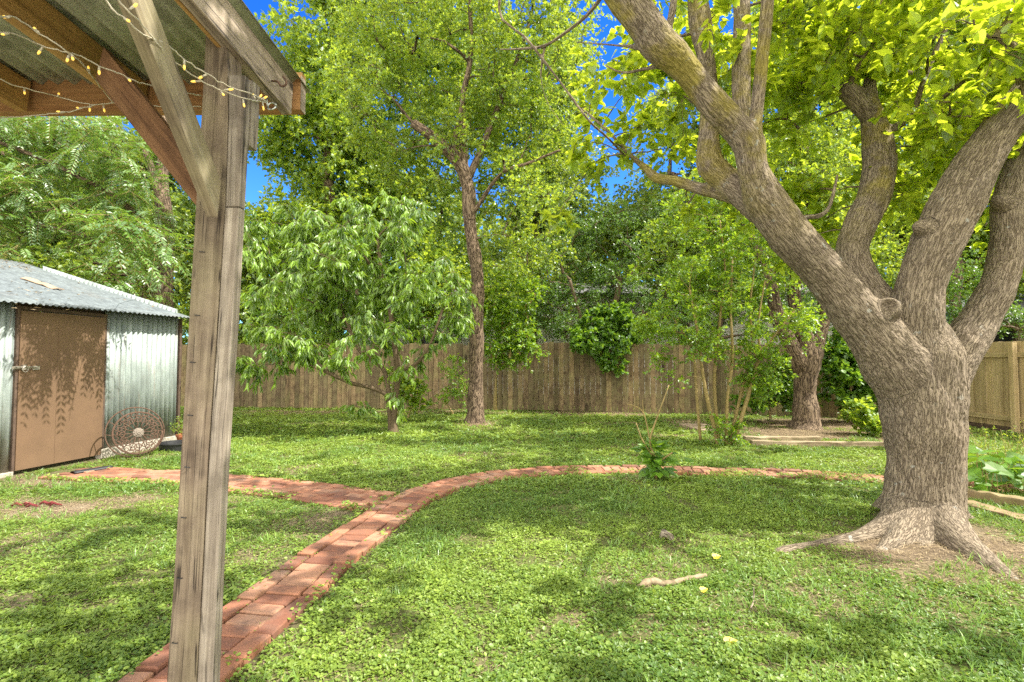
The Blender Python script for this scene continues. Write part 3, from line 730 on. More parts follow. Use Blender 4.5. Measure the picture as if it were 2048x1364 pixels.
for (r, d) in ((.07, .04), (.046, .052), (.02, .062)): ring(mb, r * .8, .013, d, (.02, -.02), 20)
for k in range(10):
    a = k * math.pi / 5; mb.tube([mp(0, 0, .05) + mx * (.02 + r * math.cos(a)) + my * (-.02 + r * math.sin(a)) for r in (.01, .04, .072)], [.006, .012, .006], 6)
mb.build('rosette', M['rust_pale'], med, True)

# ---- black tray, potted plant, strip of black pipe, red scrap
def lathe(prof, c, n=28):
    v = []; f = []
    for r, z in prof:
        for j in range(n): a = j / n * 2 * math.pi; v.append((c[0] + r * math.cos(a), c[1] + r * math.sin(a), c[2] + z))
    for i in range(len(prof) - 1):
        for j in range(n): f.append((i * n + j, i * n + (j + 1) % n, (i + 1) * n + (j + 1) % n, (i + 1) * n + j))
    f.append(tuple(range(n))[::-1]); f.append(tuple((len(prof) - 1) * n + j for j in range(n)))
    return v, f
c = gr(350, 901); v, f = lathe([(.17, -.01), (.20, .01), (.215, .10), (.235, .115), (.235, .13), (.21, .13), (.19, .035), (.0, .03)], c)
o = mesh('plastic_tray', v, f, M['black'], smooth=False); tag(o, 'low black plastic tray on the ground at the shed corner', 'tray')
c = gr(368, 893); pp = thing('potted_plant', 'small terracotta pot with a green leafy plant beside the black tray', 'potted plant', c)
v, f = lathe([(.06, 0), (.09, .16), (.10, .16), (.10, .20), (.085, .20), (.08, .17), (0, .165)], c + [-.02, .0, .0]); mesh('pot', v, f, M['terracotta'], pp)
n = 130; P = c + [-.06, -.02, .32] + rdir(n) * rng.random((n, 1)) ** .5 * [.16, .13, .2]
leaves('foliage', P, rdir(n), rdir(n) + [0, 0, 1.2], rng.uniform(.035, .06, n), 'slim', M['lf_elm'], pp)
sticks('stem', np.tile(c + [-.03, 0, .15], (14, 1)), P[:14], .003, .001, M['stem_green'], pp)
a, b = gr(145, 949), gr(222, 937); d = unit(b - a); sdv = np.array([-d[1], d[0], 0]); v = []
for t in np.linspace(0, 1, 14):
    q = a * (1 - t) + b * t
    for k, w in ((-.06, .004), (-.055, .018), (-.02, .026 + .004 * math.sin(9 * t)), (.03, .022), (.06, .012), (.06, .002)): v.append(q + sdv * k + [0, 0, w + .01])
f = [(i * 6 + k, i * 6 + k + 1, (i + 1) * 6 + k + 1, (i + 1) * 6 + k) for i in range(13) for k in range(5)]
o = mesh('drain_hose', v, f, M['black'], smooth=True); m = o.modifiers.new('s', 'SOLIDIFY'); m.thickness = .006
tag(o, 'flattened strip of black hose lying before the shed door', 'hose')
c = gr(76, 1014); mb = MB()
for k in range(7):
    q = c + [(-.17 + .055 * k) + rng.normal(0, .01), rng.normal(0, .025), .018]; w = rng.uniform(.015, .03)
    pts = [q + [dx, dy, dz] for dx, dy, dz in ((-.05, -.01, 0), (-.02, .01, .02), (.02, -.005, .012), (.055, .01, .0))]; mb.tube(pts, [.008, w * .5, w * .4, .006], 7)
o = mb.build('cloth_scrap', M['red'], smooth=True); tag(o, 'crumpled dark red scrap on the bare strip of lawn', 'cloth')

# ================================================================ PORCH CORNER (own axes: ey runs away along the rafters)
ey = unit(ray(1090, 815)); ex = unit(np.cross(ey, [0, 0, 1.])); ez = np.cross(ex, ey)
porch = thing('wooden_porch', 'weathered timber porch corner with a tin roof, post and two braces', 'porch', tuple(gr(385, 1440)))
PM = np.stack([ex, ey, ez], 1)
def lbox(name, O, lo, hi, mat, a=.5, bevel=.003, parent=porch):
    mb = MB(); mb.box(lo, hi, a, (PM, np.array(O))); return mb.build(name, mat, parent, bevel=bevel)
Fb = at(583, 229, 2.15)
lbox('rafter', Fb, (-.042, -2.8, 0), (0, 0, .143), M['barge'], .5)
lbox('rafter', Fb, (-.060, -2.8, .0), (-.045, -.4, .05), M['rafter'], .8)
for (u, v, a) in ((290, 228, .4), (54, 224, .7), (-190, 222, .2), (-440, 220, .5)):
    lbox('rafter', at(u, v, 2.15), (-.042, -2.8, 0), (0, 0, .143), M['rafter'], a)
# header beam across the far ends, plate above it
def hexpx(name, px8, mat, bc, a=.5, bevel=.002):
    mb = MB(); mb.hexa(px8, bc, a); return mb.build(name, mat, porch, bevel=bevel)
def wbox(name, x0, x1, y0, y1, z0, z1, mat, a=.5, skew=0.0, bevel=.003):
    mb = MB(); c = [(x, y - skew * x, z) for z in (z0, z1) for (x, y) in ((x0, y0), (x1, y0), (x1, y1), (x0, y1))]
    bc = [(x, y, z) for z in (z0, z1) for (x, y) in ((x0, y0), (x1, y0), (x1, y1), (x0, y1))]
    mb.hexa(c, bc, a); return mb.build(name, mat, porch, bevel=bevel)
zb = at(300, 226.5, 2.20)[2]; xr = at(601, 230, 2.17)[0]
xb = Fb[0] + .03
wbox('header_end', xb + .003, xr, 2.155, 2.205, zb, zb + .155, M['barge'], .35, .012)
wbox('header_beam', -3.6, xb, 2.155, 2.205, zb, zb + .155, M['header'], .5, .012)
wbox('top_plate', -3.6, xr - .02, 2.215, 2.255, zb + .150, zb + .205, M['rafter'], .3, .012)
# roof sheet
Osh = Fb + ez * .158
def shf(s, a, n): return tuple(Osh + ex * s + ey * n + ez * a)
corr('roof_sheet', -2.9, .040, .10, -2.8, M['metal_under'], porch, pitch=.074, amp=.013, fn=shf, nz=4)
# post: timber and a facing board, both leaning a little
def station_post(name, st, depth, mat, a, y_off=0.0):
    """st: (v, u_left, u_right, Y) of the front face"""
    mb = MB(); V = []; B = []; F_ = []
    for (v, ul, ur, Y) in st:
        l = at(ul, v, Y + y_off); r = at(ur, v, Y + y_off); w = np.linalg.norm(r - l)
        q = np.array([ey[0], ey[1], 0]) * depth
        V += [l, r, r + q, l + q]; z = l[2]; B += [(0, 0, z), (w, 0, z), (w, depth, z), (0, depth, z)]
    n = len(st)
    F_ = [(0, 1, 2, 3), tuple(4 * (n - 1) + j for j in (3, 2, 1, 0))]
    for i in range(n - 1): F_ += [(4 * i + j, 4 * (i + 1) + j, 4 * (i + 1) + (j + 1) % 4, 4 * i + (j + 1) % 4) for j in range(4)]
    mb.add(V, F_, B, a); o = mb.build(name, mat, porch)
    m = o.modifiers.new('b', 'BEVEL'); m.width = .003; m.segments = 2; m.limit_method = 'ANGLE'; m.angle_limit = R(40); return o
yy = lambda v: 1.74 - (v - 100) * .00011
station_post('post', [(v, l, r, yy(v)) for v, l, r in ((60, 411, 453), (118, 409, 453.5), (238, 402, 456), (416, 391, 450), (650, 377, 434), (900, 362, 417), (1130, 349, 405), (1364, 333, 393), (1470, 326, 388))], .09, M['post'], .5)
station_post('post_board', [(v, l, r, yy(v)) for v, l, r in ((150, 456, 490), (238, 457, 487), (290, 455, 484.5), (413, 451, 478))], .036, M['post_grey'], .3, -.004)
station_post('post_board', [(v, l, r, yy(v)) for v, l, r in ((414.5, 450.5, 478), (650, 436, 465), (900, 419, 448), (1130, 407, 436), (1364, 394, 426), (1470, 389, 421))], .036, M['post_grey'], .7, -.002)
station_post('post_block', [(v, l, r, 1.80) for v, l, r in ((160, 480, 505), (230, 480, 503), (291, 479, 499))], .05, M['post_grey'], .45)
# nails driven into the post
mb = MB()
for u, v in ((403, 503), (393, 630), (384, 724), (379, 830), (373, 934), (366, 1035), (358, 1156), (348, 1286)):
    a = at(u - 4, v, yy(v) - .006); b = at(u + 5, v + 1, yy(v) - .004); mb = MB(); mb.tube([a + [0, .012, 0], a, b, b + [0, .012, 0]], .0017, 6); mb.build('nail', M['black'], porch)
# braces
def brace(name, A, dirv, L, wv, tv, w, t, mat, a, cut0=0, cut1=0, parent=porch):
    """A lower end corner, dirv along, wv/tv the two cross directions; ends cut by sliding corners along"""
    mb = MB(); A = np.array(A); c = []
    for k, (s, cut) in enumerate(((0, cut0), (L, cut1))):
        for (i, j) in ((0, 0), (1, 0), (1, 1), (0, 1)): c.append(A + dirv * (s + cut * i) + wv * w * i + tv * t * j)
    bc = [(i * w, j * t, s) for s in (0, L) for (i, j) in ((0, 0), (1, 0), (1, 1), (0, 1))]
    mb.hexa(c, bc, a); return mb.build(name, mat, parent, bevel=.003)
A = at(436, 434, 1.66); top = at(262, 0, 1.275); d = unit(top - A); wv = np.cross(d, ex); wv = unit(wv if wv[1] > 0 else -wv)
brace('brace', A, d, .98, wv, -ex, .088, .040, M['brace_grey'], .4, cut0=.088)
# second brace in the plane of the header, ends against the rafter
A = at(397, 418, 1.80); T = at(190, 158, 1.80); d = unit(T - A); wv = unit(np.cross(d, [0, 1., 0])); wv = wv if wv[2] > 0 else -wv
brace('brace', A, d, np.linalg.norm(T - A), wv, np.array([0, 1., 0]), .098, .04, M['brace_brown'], .5, cut0=.07, cut1=.08)
# hooks
mb = MB(); Z = lambda x, y, Y: at(320 + x * .1906, y * .1906, Y)
q = [Z(1175, 850, 1.98), Z(1215, 852, 1.95), Z(1245, 862, 1.94), Z(1258, 892, 1.94), Z(1285, 905, 1.94), Z(1320, 890, 1.94), Z(1326, 860, 1.94), Z(1308, 825, 1.94), Z(1292, 800, 1.94)]
mb.tube(spline(np.array(q), 30), .0042, 8); mb.build('hook', M['rust'], porch, True)
mb = MB(); cc = at(543.5, 212, 2.02); mb.tube([cc + np.array([.017 * math.cos(a), .006 * math.sin(a), .017 * math.sin(a)]) for a in np.linspace(.2, 6.1, 24)], .0038, 8)
mb.tube([cc + [-.017, 0, .0], cc + [-.02, 0, .02], cc + [-.02, 0, .05]], .0035, 8); mb.build('hook', M['zinc'], porch, True)
# ---- string lights
ST = thing('string_lights', 'string of small warm yellow lights looped along the porch rafters', 'string lights', at(250, 130, 1.6))
def z1(x, y): return x / 5.245, y / 5.245
def z2(x, y): return 320 + x * .1906, y * .1906
strands = [
 [(*z1(1050, -160), 1.15), (*z1(1110, 0), 1.2), (*z1(1210, 130), 1.22), (*z1(1340, 215), 1.25), (*z1(1480, 350), 1.30), (*z2(0, 430), 1.38), (*z2(155, 530), 1.45), (*z2(250, 620), 1.5), (*z2(500, 780), 1.58), (*z2(720, 910), 1.64), (*z2(960, 985), 1.70), (*z2(1120, 1065), 1.95)],
 [(*z1(1180, -160), 1.15), (*z1(1240, 0), 1.2), (*z1(1350, 110), 1.22), (*z1(1440, 200), 1.25), (*z1(1620, 420), 1.35), (*z2(90, 600), 1.42), (*z2(225, 700), 1.5), (*z2(420, 840), 1.58), (*z2(640, 945), 1.63), (*z2(790, 1005), 1.66), (*z2(960, 1050), 1.72), (*z2(1120, 1070), 1.96)],
 [(*z1(-60, 150), 1.2), (*z1(20, 175), 1.25), (*z1(160, 185), 1.3), (*z1(400, 340), 1.38), (*z1(600, 460), 1.42), (*z1(730, 560), 1.46), (*z1(870, 600), 1.5), (*z1(1040, 690), 1.55), (*z1(1200, 750), 1.6), (*z1(1330, 810), 1.64), (*z1(1450, 860), 1.68), (*z1(1600, 900), 1.75), (*z2(430, 1005), 1.95)],
 [(*z1(-60, 810), 1.85), (*z1(0, 830), 1.85), (*z1(200, 910), 1.9), (*z1(450, 970), 1.95), (*z1(600, 1010), 2.0), (*z1(800, 1065), 2.02), (*z1(1000, 1100), 2.04), (*z1(1190, 1080), 2.06), (*z1(1700, 1112), 2.08), (*z2(430, 1115), 2.1)],
 [(*z1(-60, 340), 1.4), (*z1(100, 345), 1.45), (*z1(260, 400), 1.5), (*z1(420, 470), 1.55), (*z1(600, 520), 1.55), (*z1(730, 560), 1.5), (*z1(860, 660), 1.6), (*z1(940, 760), 1.8), (*z1(1080, 950), 2.0), (*z1(1190, 1080), 2.05)],
 [(*z1(-60, 1240), 1.9), (*z1(200, 1222), 1.95), (*z1(530, 1195), 2.0), (*z1(700, 1175), 2.02), (*z1(880, 1130), 2.03), (*z1(1020, 1100), 2.04)]]
mb = MB(); allp = []
for s_ in strands:
    p = spline(np.array([at(*a) for a in s_]), len(s_) * 5); p += rng.normal(0, .0012, p.shape); mb.tube(p, .0022, 5); allp.append(p)
mb.build('wire', M['wire'], ST, True); allp = np.concatenate(allp)
bulbs = [(z1(100, 180), z1(30, 175)), (z1(100, 347), z1(10, 360)), (z1(410, 345), z1(350, 285)), (z1(450, 490), z1(395, 570)), (z1(722, 575), z1(700, 650)), (z1(750, 560), z1(768, 635)), (z1(938, 770), z1(925, 690)),
 (z1(1040, 690), z1(1040, 785)), (z1(1330, 810), z1(1372, 855)), (z1(258, 930), z1(258, 990)), (z1(602, 1015), z1(612, 993)), (z1(945, 1095), z1(940, 1172)), (z1(1085, 1100), z1(1097, 1178)), (z1(865, 1135), z1(800, 1128)), (z1(690, 1175), z1(590, 1168)),
 (z1(1360, 100), z1(1442, 38)), (z1(1300, 190), z1(1352, 220)), (z1(1605, 480), z1(1525, 575)), (z2(255, 625), z2(255, 735)), (z2(490, 780), z2(405, 822)), (z2(440, 850), z2(322, 856)), (z2(665, 945), z2(772, 935)), (z2(640, 960), z2(668, 995)), (z2(870, 1045), z2(886, 1125)),
 (z2(1000, 1035), z2(975, 985)), (z2(1025, 1045), z2(1070, 990)), (z2(1050, 1050), z2(1128, 1010)), (z2(1075, 1070), z2(1088, 1158))]
for (a, b) in bulbs:
    # depth from the wire nearest in view
    pr = allp - [0, 0, EYE]; zc = pr[:, 1] * cp + pr[:, 2] * sp; uu = W2 + F * pr[:, 0] / zc; vv = H2 - F * (-pr[:, 1] * sp + pr[:, 2] * cp) / zc
    j = np.argmin(np.hypot(uu - a[0], vv - a[1])); Y = allp[j][1] - .004
    A = at(*a, Y); B = at(*b, Y); d = B - A; L = np.linalg.norm(d); B = A + d / L * max(L, .018)
    v, f, bc = tube([A, A + (B - A) * .55], [.0026, .0034], 8)
    o = mesh('bulb_holder', v, f, M['wire'], ST, {'rnd': np.zeros(len(v))}, smooth=True)
    v, f, bc = tube([A + (B - A) * .5, A + (B - A) * .62, A + (B - A) * .85, B], [.0028, .0036, .0036, .0012], 8)
    o = mesh('bulb', v, f, M['bulb'], ST, {'rnd': np.zeros(len(v))}, smooth=True)

# ================================================================ THE BIG TREE
T0 = gr(1850, 1063)
big = thing('mulberry_tree', 'big grey-barked tree forking into heavy limbs, roots flaring on the lawn', 'tree', (T0[0], T0[1], 0))
Yc = T0[1]
limbs = [
 [(1850, 1130, Yc, 98), (1848, 1063, Yc, 92), (1848, 1000, Yc, 85), (1850, 930, Yc, 80), (1850, 850, Yc, 81), (1850, 795, Yc, 83), (1848, 750, Yc, 86), (1846, 700, Yc, 82), (1842, 655, Yc, 60)],
 [(1850, 920, Yc, 66), (1842, 850, Yc, 72), (1828, 785, Yc, 72), (1796, 728, Yc - .01, 66), (1754, 674, Yc - .03, 54), (1706, 616, Yc - .05, 47), (1653, 551, Yc - .09, 43), (1598, 491, Yc - .13, 41), (1557, 439, Yc - .17, 40), (1524, 390, Yc - .2, 37), (1504, 335, Yc - .25, 29), (1496, 285, Yc - .3, 31), (1463, 245, Yc - .33, 30), (1425, 207, Yc - .38, 30), (1388, 160, Yc - .42, 28), (1352, 118, Yc - .45, 33), (1318, 88, Yc - .48, 37), (1288, 45, Yc - .5, 34), (1255, 0, Yc - .52, 35), (1205, -80, Yc - .55, 32), (1170, -190, Yc - .5, 26), (1150, -330, Yc - .3, 16)],
 [(1552, 440, Yc - .1, 32), (1500, 398, Yc - .02, 30), (1455, 362, Yc + .06, 28), (1424, 334, Yc + .1, 28), (1417, 300, Yc + .13, 24), (1419, 240, Yc + .16, 20), (1417, 170, Yc + .2, 18), (1410, 100, Yc + .22, 18), (1402, 50, Yc + .25, 22), (1395, 0, Yc + .27, 20), (1380, -120, Yc + .3, 14), (1360, -260, Yc + .4, 8)],
 [(1504, 300, Yc - .3, 20), (1510, 250, Yc - .32, 15), (1514, 215, Yc - .34, 14), (1521, 150, Yc - .38, 14), (1529, 70, Yc - .42, 14), (1535, 0, Yc - .45, 13), (1546, -140, Yc - .5, 10), (1560, -280, Yc - .5, 7)],
 [(1496, 320, Yc - .15, 22), (1486, 240, Yc - .02, 18), (1482, 150, Yc + .04, 18), (1484, 60, Yc + .1, 18), (1482, -20, Yc + .15, 17), (1470, -180, Yc + .2, 11)],
 [(1500, 398, Yc, 20), (1462, 392, Yc + .2, 15), (1425, 383, Yc + .35, 13), (1388, 374, Yc + .5, 11), (1350, 362, Yc + .65, 10), (1313, 356, Yc + .8, 10), (1290, 335, Yc + .9, 7), (1262, 312, Yc + 1.0, 5), (1225, 272, Yc + 1.1, 4), (1185, 235, Yc + 1.2, 3.4), (1150, 208, Yc + 1.3, 2.6)],
 [(1845, 800, Yc + .02, 56), (1818, 715, Yc + .06, 52), (1782, 650, Yc + .13, 44), (1745, 597, Yc + .2, 37), (1714, 545, Yc + .28, 33), (1704, 500, Yc + .34, 30), (1725, 440, Yc + .42, 30), (1747, 396, Yc + .48, 31), (1758, 343, Yc + .54, 31), (1757, 290, Yc + .58, 29), (1748, 246, Yc + .62, 24), (1738, 205, Yc + .65, 18), (1740, 150, Yc + .68, 10), (1751, 80, Yc + .72, 8), (1768, 0, Yc + .76, 7), (1790, -120, Yc + .8, 5)],
 [(1742, 235, Yc + .62, 18), (1722, 212, Yc + .58, 19), (1700, 186, Yc + .55, 20), (1695, 178, Yc + .55, 19)],
 [(1755, 268, Yc + .58, 13), (1790, 255, Yc + .55, 9), (1824, 233, Yc + .5, 8), (1850, 222, Yc + .46, 8), (1880, 200, Yc + .42, 6), (1930, 160, Yc + .3, 5), (1990, 100, Yc + .2, 4)],
 [(1828, 232, Yc + .5, 7), (1842, 176, Yc + .5, 6), (1868, 110, Yc + .5, 6), (1895, 50, Yc + .5, 5), (1920, -20, Yc + .5, 4)],
 [(1852, 880, Yc, 60), (1846, 790, Yc - .01, 62), (1834, 705, Yc - .02, 58), (1832, 640, Yc - .04, 51), (1840, 580, Yc - .06, 46), (1858, 525, Yc - .08, 45), (1882, 470, Yc - .1, 47), (1910, 410, Yc - .13, 48), (1945, 345, Yc - .16, 43), (1990, 272, Yc - .2, 40), (2040, 210, Yc - .24, 40), (2100, 140, Yc - .28, 38), (2180, 50, Yc - .3, 34), (2260, -80, Yc - .3, 25)],
 [(1850, 900, Yc, 62), (1856, 825, Yc + .02, 62), (1880, 755, Yc + .05, 58), (1922, 695, Yc + .1, 50), (1960, 640, Yc + .16, 42), (1990, 585, Yc + .2, 38), (2008, 530, Yc + .24, 36), (2015, 465, Yc + .26, 34), (2014, 405, Yc + .28, 33), (2030, 345, Yc + .3, 28), (2050, 270, Yc + .34, 25), (2075, 170, Yc + .4, 22), (2110, 20, Yc + .5, 17)],
 [(1866, 464, Yc - .12, 26), (1846, 456, Yc - .14, 19), (1834, 452, Yc - .16, 11)],
 [(2014, 412, Yc + .26, 24), (1999, 404, Yc + .20, 18), (1990, 399, Yc + .18, 10)],
 [(1765, 630, Yc - .08, 30), (1780, 614, Yc - .22, 24)],
 [(1345, 110, Yc - .45, 16), (1338, 60, Yc - .35, 9), (1345, 20, Yc - .3, 8), (1352, -40, Yc - .2, 6)],
 [(1285, 95, Yc - .42, 8), (1250, 92, Yc - .3, 4), (1200, 88, Yc - .15, 3.2), (1150, 84, Yc, 2.4)],
 [(1330, 128, Yc - .4, 8), (1290, 138, Yc - .3, 4.5), (1245, 145, Yc - .2, 3.4), (1210, 130, Yc - .1, 2.6)],
 [(1590, 455, Yc - .0, 12), (1605, 436, Yc + .08, 7), (1640, 431, Yc + .16, 6), (1660, 410, Yc + .22, 5), (1675, 350, Yc + .3, 3.5)],
 [(1192, -110, Yc - .5, 12), (1211, -30, Yc - .35, 6), (1178, 26, Yc - .2, 4.6), (1123, 71, Yc - .1, 4), (1087, 92, Yc, 3.6), (1040, 98, Yc + .1, 3.2), (1000, 99, Yc + .2, 2.6)],
 [(1090, 91, Yc, 3.2), (1084, 125, Yc + .05, 3), (1083, 165, Yc + .1, 2.8), (1098, 210, Yc + .15, 2.6), (1128, 252, Yc + .2, 2.3)],
 [(1150, -330, Yc - .3, 12), (1020, -60, Yc - .1, 5), (1000, 29, Yc, 3.6), (1050, 75, Yc, 3.4), (1116, 158, Yc + .05, 3.4), (1175, 238, Yc + .1, 3.6), (1215, 275, Yc + .3, 3), (1250, 312, Yc + .9, 3)]]
pieces = []; SK = []
for li, l in enumerate(limbs):
    p = np.array([at(a[0], a[1], a[2]) for a in l]); r = np.array([a[3] / F * a[2] / math.hypot(1, (a[0] - 1024) / F) ** (.95 if li == 0 else .75 if li == 11 else .3) for a in l])
    q = spline(np.c_[p, r], len(l) * 4); SK.append(q)
roots = [([(1845, 1050), (1800, 1072), (1750, 1082), (1690, 1090), (1620, 1098), (1560, 1108), (1540, 1116)], [.17, .12, .08, .052, .036, .034, .02], [.34, .14, .04, .008, .0, -.005, -.03]),
         ([(1862, 1050), (1888, 1080), (1922, 1106), (1965, 1130), (2010, 1156), (2060, 1180)], [.19, .15, .12, .09, .06, .03], [.36, .15, .055, .01, -.02, -.05]),
         ([(1845, 1050), (1812, 1086), (1775, 1104), (1745, 1114)], [.17, .10, .06, .03], [.34, .08, .0, -.03]),
         ([(1850, 1056), (1846, 1086), (1842, 1106)], [.18, .11, .05], [.36, .06, -.03]),
         ([(1845, 1050), (1785, 1036), (1750, 1022)], [.16, .11, .05], [.36, .10, -.02]),
         ([(1865, 1050), (1925, 1052), (1990, 1058)], [.16, .08, .03], [.30, .03, -.03])]
for px, rr, zz in roots:
    p = np.array([gr(*a) for a in px]); p[:, 2] = np.array(zz) + .02; SK.append(spline(np.c_[p, rr], len(px) * 5))
mb = MB()
for q in SK:
    e = q[-1, 3] * .5; d = unit(q[-1, :3] - q[-2, :3]); q2 = np.vstack([q, np.r_[q[-1, :3] + d * e, q[-1, 3] * .6]])
    mb.tube(q2[:, :3], q2[:, 3], 20, True)
tmp = mb.build('tmp', None)
m = tmp.modifiers.new('r', 'REMESH'); m.mode = 'VOXEL'; m.voxel_size = .0085
m = tmp.modifiers.new('s', 'SMOOTH'); m.iterations = 20; m.factor = .6
dg = bpy.context.evaluated_depsgraph_get(); ev = tmp.evaluated_get(dg); me = ev.to_mesh()
nv = len(me.vertices); co = np.empty(nv * 3, np.float32); me.vertices.foreach_get('co', co); co = co.reshape(-1, 3).astype(float)
nr = np.empty(nv * 3, np.float32); me.vertices.foreach_get('normal', nr); nr = nr.reshape(-1, 3).astype(float)
npoly = len(me.polygons); lv = np.empty(len(me.loops), np.int32); me.loops.foreach_get('vertex_index', lv)
lt = np.empty(npoly, np.int32); me.polygons.foreach_get('loop_total', lt)
assert (lt == 4).all(); quads = lv.reshape(-1, 4); ev.to_mesh_clear(); bpy.data.objects.remove(tmp)
# bark coordinates: position inside the nearest limb, unrolled along its length
smp = []; 
for k, q in enumerate(SK):
    qq = spline(q, len(q) * 4) if len(q) > 1 else q
    t, N, B = frames(qq[:, :3]); L = np.r_[0, np.cumsum(np.linalg.norm(np.diff(qq[:, :3], axis=0), axis=1))]
    smp.append(np.c_[qq, t, N, B, L, np.full(len(qq), k)])
smp = [a[a[:, 2] > 1.38] if k in (1, 6, 10, 11) else a[int(len(a) * .4):] if k >= len(limbs) else a for k, a in enumerate(smp)]
smp = np.concatenate(smp); bc = np.zeros((nv, 3)); lid = np.zeros(nv, int)
for i in range(0, nv, 8000):
    P = co[i:i + 8000]; d = np.sqrt(((P[:, None] - smp[None, :, :3]) ** 2).sum(-1)); j = np.argmin(d - smp[None, :, 3] * .9, 1); s = smp[j]
    dl = P - s[:, :3]; bc[i:i + 8000] = np.c_[(dl * s[:, 7:10]).sum(1), (dl * s[:, 10:13]).sum(1), s[:, 13] + (dl * s[:, 4:7]).sum(1) + s[:, 14] * 3.7]; lid[i:i + 8000] = s[:, 14]
big_n = fbm(co * 3.0, 3, 21) - .5
nz = fbm(np.c_[bc[:, 0] * 48, bc[:, 1] * 48, bc[:, 2] * 7] + (fbm(co * 9, 2, 8)[:, None] - .5) * 2.0, 2, 31)
rid = np.clip(np.abs(nz - .5) * 7, 0, 1)
thick = np.clip(smp[np.zeros(1, int), 3], 0, 1)
rad_ = np.linalg.norm(bc[:, :2], axis=1); amp = np.clip(rad_ / .2, .15, 1)
co2 = co + nr * (big_n * .06 * amp + (rid - .6) * .009 * amp)[:, None]
# old branch scar: raised lips round a small hollow
kc = at(1774, 612, Yc - .38); vd = unit(at(1774, 612, 2.0) - V3(0, 0, EYE)); dl = co2 - kc; dl -= (dl @ vd)[:, None] * vd
u_ = dl[:, 0] / 1.0; w_ = dl[:, 2] / 1.45; rr = np.hypot(u_, w_); near = np.linalg.norm(co2 - kc, axis=1) < .35
co2 -= vd * np.where(near, .020 * np.exp(-((rr - .060) / .026) ** 2) - .075 * np.exp(-(rr / .036) ** 2), 0)[:, None]
mossm = np.isin(lid, [1, 2, 3, 4, 5, 6]).astype(float) * np.clip((co2[:, 2] - 2.3) / .8, 0, 1)
sk = np.concatenate([q[len(q) // 3:, :3] for k, q in enumerate(SK[:22]) if k not in (0, 7, 12, 13, 14)])
sk = sk[sk[:, 2] > 2.2]
cl1 = blob_points([(1760, 140, 4.7, 330, 230, 1.0), (1980, 90, 3.9, 230, 170, .8, 1.3), (1900, 330, 5.0, 180, 150, .8, .9), (1600, 90, 4.9, 200, 200, .9), (1430, 330, 5.3, 130, 110, .7, .6), (1250, 150, 5.0, 120, 200, .6, .55),
    (1180, 360, 5.4, 110, 110, .6, .5), (1640, 430, 5.3, 130, 90, .7, .8), (1420, 60, 4.6, 150, 160, .7, .8), (2100, 300, 4.8, 160, 250, 1.0, .8), (1700, -200, 4.5, 500, 200, 1.4, .4)], 245, .40, .5, 5)
cl1 = cl1[np.linalg.norm(cl1 - [0, 0, EYE], axis=1) > 2.6]
cl2 = blob_points([('w', (4.5, 3.5, 6.4), (4.2, 3.2, 1.0), .15), ('w', (2.0, 1.5, 5.2), (2.8, 2.4, .9), 1.5), ('w', (7.5, 6.0, 5.8), (3.0, 3.2, 1.3), .2), ('w', (4.6, 7.6, 6.6), (3.2, 2.4, 1.2), .6), ('w', (6.5, 1.0, 4.6), (2.6, 2.6, 1.3), .4), ('w', (2.5, -1.5, 5.0), (3.5, 2.0, 1.0), 1.5)], 210, .42, .6, 6)
br = grow(sk, np.vstack([cl1, cl2]), .0055, .25, rmax=.05); mb = MB(); branches_mesh('limbs', br, None, big, 5, mb)
bv = np.concatenate(mb.v); tr = mesh('trunk', np.vstack([co2, bv]), [quads, np.array(mb.f) + len(co2)], M['bark_big'], big, {'moss': np.r_[mossm, np.full(len(bv), .4)]}, {'bc': np.vstack([bc, np.concatenate(mb.bc)])}, smooth=True)
P1 = foliage(cl1, .33 * rng.uniform(.7, 1.2, len(cl1)), 8, 9, .078, 'heart', droop=.2, flatn=.78, side=.8, gravity=.15, svar=.45, young=.15)
P2 = foliage(cl2, .42 * rng.uniform(.6, 1.2, len(cl2)), 7, 7, .125, 'heart', droop=.25, flatn=.7, side=.8, gravity=.2, svar=.3)
Pa = [np.concatenate([a, b]) for a, b in zip(P1, P2)]
cr = leaves('crown', *Pa[:4], 'heart', M['lf_mulberry'], big, Pa[4]); sticks('twigs', Pa[5], Pa[6], .0028, .0012, M['twig'], cr)

